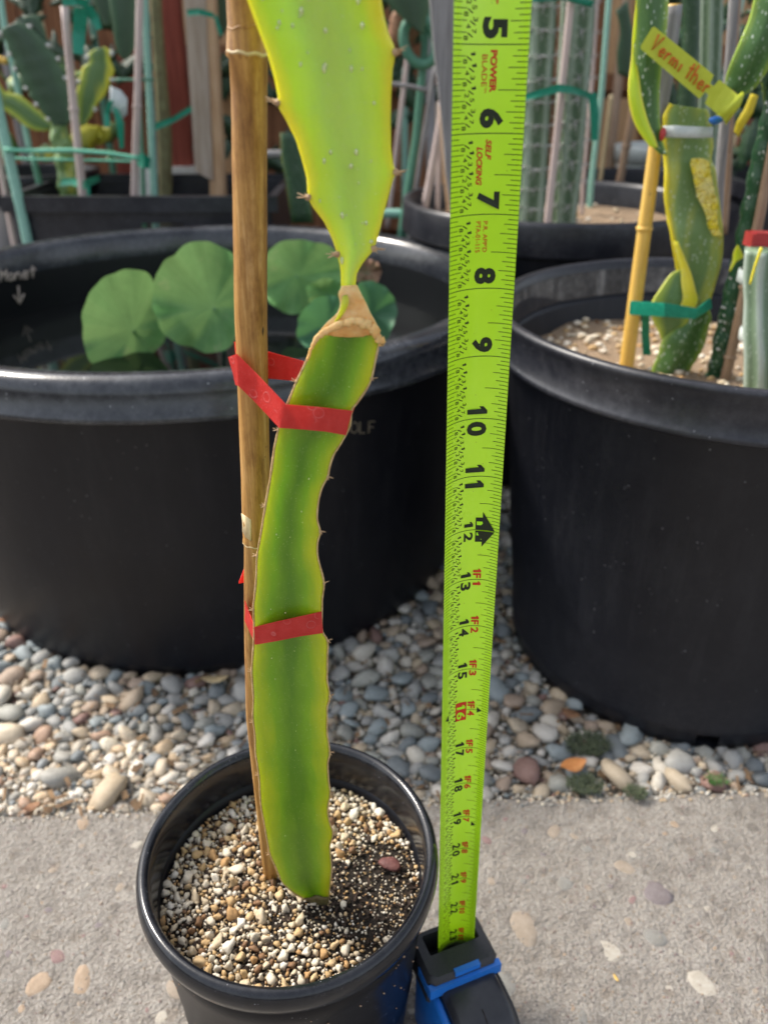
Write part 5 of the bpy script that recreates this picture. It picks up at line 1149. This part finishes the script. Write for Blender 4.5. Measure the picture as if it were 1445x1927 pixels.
paddle('yellow_mottled_branch', 'yellow mottled dark branch crossing low behind the dark paddle', [(-8, 140, -2, 196, 58), (10, 172, 4, 205, 58), (36, 178, 24, 216, 58), (60, 196, 46, 236, 58), (84, 218, 70, 246, 58), (100, 232, 92, 246, 58)], 'lens', M['variegated'], seed=6)
paddle('green_cactus_trunk', 'knobbly pale green cactus trunk behind the pinkish stake', [(98, 232, 126, 232, 56.5), (94, 256, 130, 256, 56.5), (104, 276, 140, 276, 56.5), (100, 300, 142, 296, 56.5), (112, 322, 148, 322, 56.5), (108, 344, 150, 344, 56.5), (114, 366, 150, 366, 56.5), (104, 392, 150, 388, 56.5), (108, 420, 152, 420, 56.5), (108, 470, 150, 470, 56.5)], 'round', M['cactus_mottled'], k=.9, wob=.4)
paddle('dark_cactus_pad', 'dark cactus pad at the top beside the grey board', [(716, -60, 820, -60, 50), (720, -10, 812, -10, 50), (736, 14, 806, 20, 50), (752, 30, 800, 45, 50), (768, 45, 796, 66, 50)], 'lens', M['paddle_green'])
paddle('dark_cactus_pad', 'dark cactus pad leaning in the gap left of the tan board', [(1158, 20, 1180, 0, 56), (1166, 60, 1190, 60, 56), (1160, 100, 1196, 110, 56), (1162, 140, 1190, 150, 56)], 'lens', M['paddle_green'])
paddle('dark_cactus', 'dark green stem behind the lime tag', [(1280, -60, 1318, -60, 50), (1284, 60, 1316, 60, 50), (1276, 160, 1312, 160, 50), (1272, 260, 1308, 260, 50), (1270, 420, 1304, 420, 50)], 'round', M['cactus_dark'])
paddle('dark_cactus', 'dark stem between the bamboo stake and left lotus leaf top', [(528, 250, 556, 250, 52), (530, 300, 572, 300, 52), (540, 350, 580, 350, 52), (548, 420, 590, 420, 52)], 'lens', M['cactus_dark'])
paddle('dark_cactus', 'dark stem filling the gap above the split post', [(392, -60, 440, -60, 63), (396, 10, 440, 10, 63), (404, 40, 436, 40, 63), (412, 60, 424, 60, 63)], 'lens', M['paddle_green'])
# hoop, bar, tube
mb = MB(); cpx = []; 
for k in range(33):
    a = 2*math.pi*k/32; cpx.append(P(790+30*math.cos(a)+6*math.sin(a), 78+44*math.sin(a), Y=51.3))
mb.tube(cpx, .28, 8, ref=Vector((0, 1, .01))); solo('green_hoop', 'dark green plastic hoop hanging near the grey board', 'hoop', mb, M['greenstake'], P(790, 120, Y=51.3))
mb = MB(); mb.blob(P(757, 60, Y=52), .9, .5, 1.1, None, 2, .3, 5); solo('dried_flower', 'dried brownish flower remnant beside the lime cactus top', 'flower', mb, M['leaf_brown'], P(757, 72, Y=52))
rod('grey_crossbar', 'thin grey crossbar between two stakes beside the lime cactus', 'bar', [(732, 157, 51), (770, 162, 51), (806, 170, 51)], 8, M['grey_wood'])
rod('teal_tube', 'short teal tube lying level behind the lotus tub', 'tube', [(690, 402, 52.5), (720, 402, 52.5), (756, 402, 52.5)], 17, M['mint'])
rod('pale_crossbar', 'short pale crossbar just right of the bamboo stake', 'bar', [(500, 290, 54), (530, 290, 54), (562, 290, 54)], 14, M['grey_wood'])
# left strings and ties
def twine(label, pts, w_, Y, mat='mintline', name='green_twine', cat='string'):
    rod(name, label, cat, [(a, b, Y) for a, b in pts], w_, M[mat], n=8)
twine('upper mint twine stretched level between stakes at the left', [(10, 282), (60, 284), (130, 283), (200, 288), (262, 298)], 8, 50.5)
twine('lower mint twine stretched level between stakes at the left', [(10, 296), (60, 300), (150, 301), (270, 304)], 5, 55.5)
twine('dark cord running behind the maroon board', [(215, 150), (290, 150)], 5, 54, 'greenstake', 'dark_twine')
def tie(label, pairs, Y, mat='teal'):
    mb = MB()
    for pp in pairs: mb.ribbon([(P(*a, Y=Y+dy), P(*b, Y=Y+dy)) for a, b, dy in pp], .07, 4)
    a = pairs[0][0][0]; solo('green_plant_tie', label, 'plant tie', mb, M[mat], P(*a, Y=Y), smooth='auto')
tie('wide green garden tape hanging from the top of the pinkish stake', [[((140, 14), (168, 16), 0), ((137, 60), (162, 62), .3), ((138, 100), (158, 104), 0)], [((158, 12), (172, 10), 0), ((172, 40), (186, 30), .2), ((183, 58), (192, 54), 0)], [((118, -2), (118, 12), -.6), ((145, -4), (145, 10), -.7), ((168, 0), (166, 14), 0)]], 52.2)
tie('green garden tape tangle left of the pinkish stake in the middle', [[((204, 190), (214, 188), 0), ((197, 215), (207, 215), .2), ((198, 240), (208, 238), 0)], [((212, 200), (222, 204), .1), ((220, 235), (234, 232), 0), ((226, 280), (234, 278), .2)]], 52)
tie('green garden tape slanting behind the red post', [[((292, 232), (292, 246), 0), ((325, 220), (325, 232), -.3), ((360, 198), (362, 210), 0)]], 59)
tie('green garden tape knotted low on the pinkish stake', [[((112, 338), (112, 350), 0), ((135, 335), (135, 348), -1), ((160, 340), (160, 355), -3.5), ((186, 330), (188, 340), 0)], [((163, 350), (170, 350), -3.6), ((166, 385), (171, 385), -3.6)]], 56)
tie('green knot where the twine meets the mint stakes', [[((258, 292), (260, 312), 0), ((270, 288), (272, 316), -.5), ((284, 298), (282, 318), 0)]], 53.5)
tie('green garden tape around the split post near the bamboo', [[((352, 18), (354, 30), 0), ((375, 16), (376, 28), -.5), ((402, 24), (402, 34), 0)], [((402, 30), (408, 28), 0), ((412, 66), (420, 66), 0)]], 58.6)
mb = MB(); mb.ribbon([(P(208, 162, Y=52.5), P(206, 205, Y=52.5)), (P(228, 170, Y=52.5), P(228, 225, Y=52.5)), (P(240, 185, Y=52.6), P(240, 215, Y=52.6))], .05, 4); solo('white_tag', 'pale blank plant tag above the green tape tangle', 'tag', mb, M['clear_tape'], P(220, 200, Y=52.5))
mb = MB(); mb.box(P(274, 338, Y=58), (1.1, .4, 2.2)); solo('white_tag', 'small white tag between the low ends of the mint stakes', 'tag', mb, M['white_paint'], P(274, 360, Y=58), smooth=False)
rod('orange_cane_end', 'short orange cane end at the far left edge', 'cane', [(-10, 108, 60), (14, 116, 60)], 12, M['bamboo_gold'])

# ------------------------------------------------------------------ litter on the gravel
def flatleaf(label, px, py, L, W_, ang_, mat, seed, z=.35):
    p = P(px, py, z=z); mb = MB(); n_ = 12; vs = []; R = []
    for i in range(n_+1):
        t_ = i/n_; wv = W_*math.sin(math.pi*min(.97, max(.03, t_)))**.8; x_ = (t_-.5)*L
        c_ = Vector((math.cos(ang_), math.sin(ang_), 0)); s_ = Vector((-math.sin(ang_), math.cos(ang_), 0)); lift = .12*L*(2*t_-1)**2
        q = p+c_*x_+Vector((0, 0, lift)); e = Vector((0, 0, .12*W_))
        R.append([q+s_*wv/2+e, q, q-s_*wv/2+e, q-s_*wv/2+e-Vector((0, 0, .015)), q-Vector((0, 0, .015)), q+s_*wv/2+e-Vector((0, 0, .015))])
    mb.rings(R); solo('dry_leaf', label, 'leaf', mb, mat, p)
flatleaf('dry orange leaf on the pebbles in front of the right pot', 1078, 1442, .95, .6, .3, M['leaf_orange'], 1)
flatleaf('curled tan leaf on the pebbles under the lotus tub', 405, 1280, 1.0, .4, .1, M['bamboo_pale'], 2, .4)
flatleaf('small reddish brown leaf scrap near the bottom left of the gravel', 62, 1520, .5, .35, .6, M['leaf_brown'], 3, .15)
flatleaf('brown leaf scrap against the left side of the lotus tub', 15, 1165, .9, .5, .9, M['leaf_brown'], 4, .4)
flatleaf('reddish brown leaf under the edge of the right pot', 1073, 1345, .7, .45, -.5, M['leaf_brown'], 5, .35)
flatleaf('tiny yellow leaf sliver on the concrete at the right', 1158, 1840, .22, .07, -1.2, M['bamboo_gold'], 6, .04)
flatleaf('brown curled leaf on gravel between the two big tubs', 745, 1090, 1.3, .7, .8, M['leaf_brown'], 7, .3)
def tuft(label, px, py, n_, R_, mat, seed, h=.35, name='moss_tuft'):
    r = random.Random(seed); p = P(px, py, z=.25); mb = MB()
    for i in range(n_):
        a = r.uniform(0, 6.28); q = p+Vector((math.cos(a), math.sin(a)*.7, 0))*R_*r.random()**.5; d = Vector((r.gauss(0, .6), r.gauss(0, .6), r.uniform(.3, 1))).normalized()*h*r.uniform(.4, 1)
        mb.tube([q+Vector((0, 0, -.1)), q+d*.5, q+d+Vector((r.gauss(0, .05), r.gauss(0, .05), -.04))], [.014, .012, .004], 4)
    solo(name, label, 'moss' if name == 'moss_tuft' else 'weed', mb, mat, p, kind='stuff')
tuft('grey green moss tuft among pebbles before the right pot', 1105, 1400, 420, .75, M['moss'], 1)
tuft('grey green moss strands by the concrete edge', 1100, 1475, 300, .6, M['moss'], 2, .25)
tuft('small green weed among pebbles at the right', 1348, 1468, 130, .28, M['weed'], 3, .25, 'weed_tuft')
tuft('small moss clump at the concrete edge right of the tape', 1195, 1490, 140, .4, M['moss'], 4, .2)
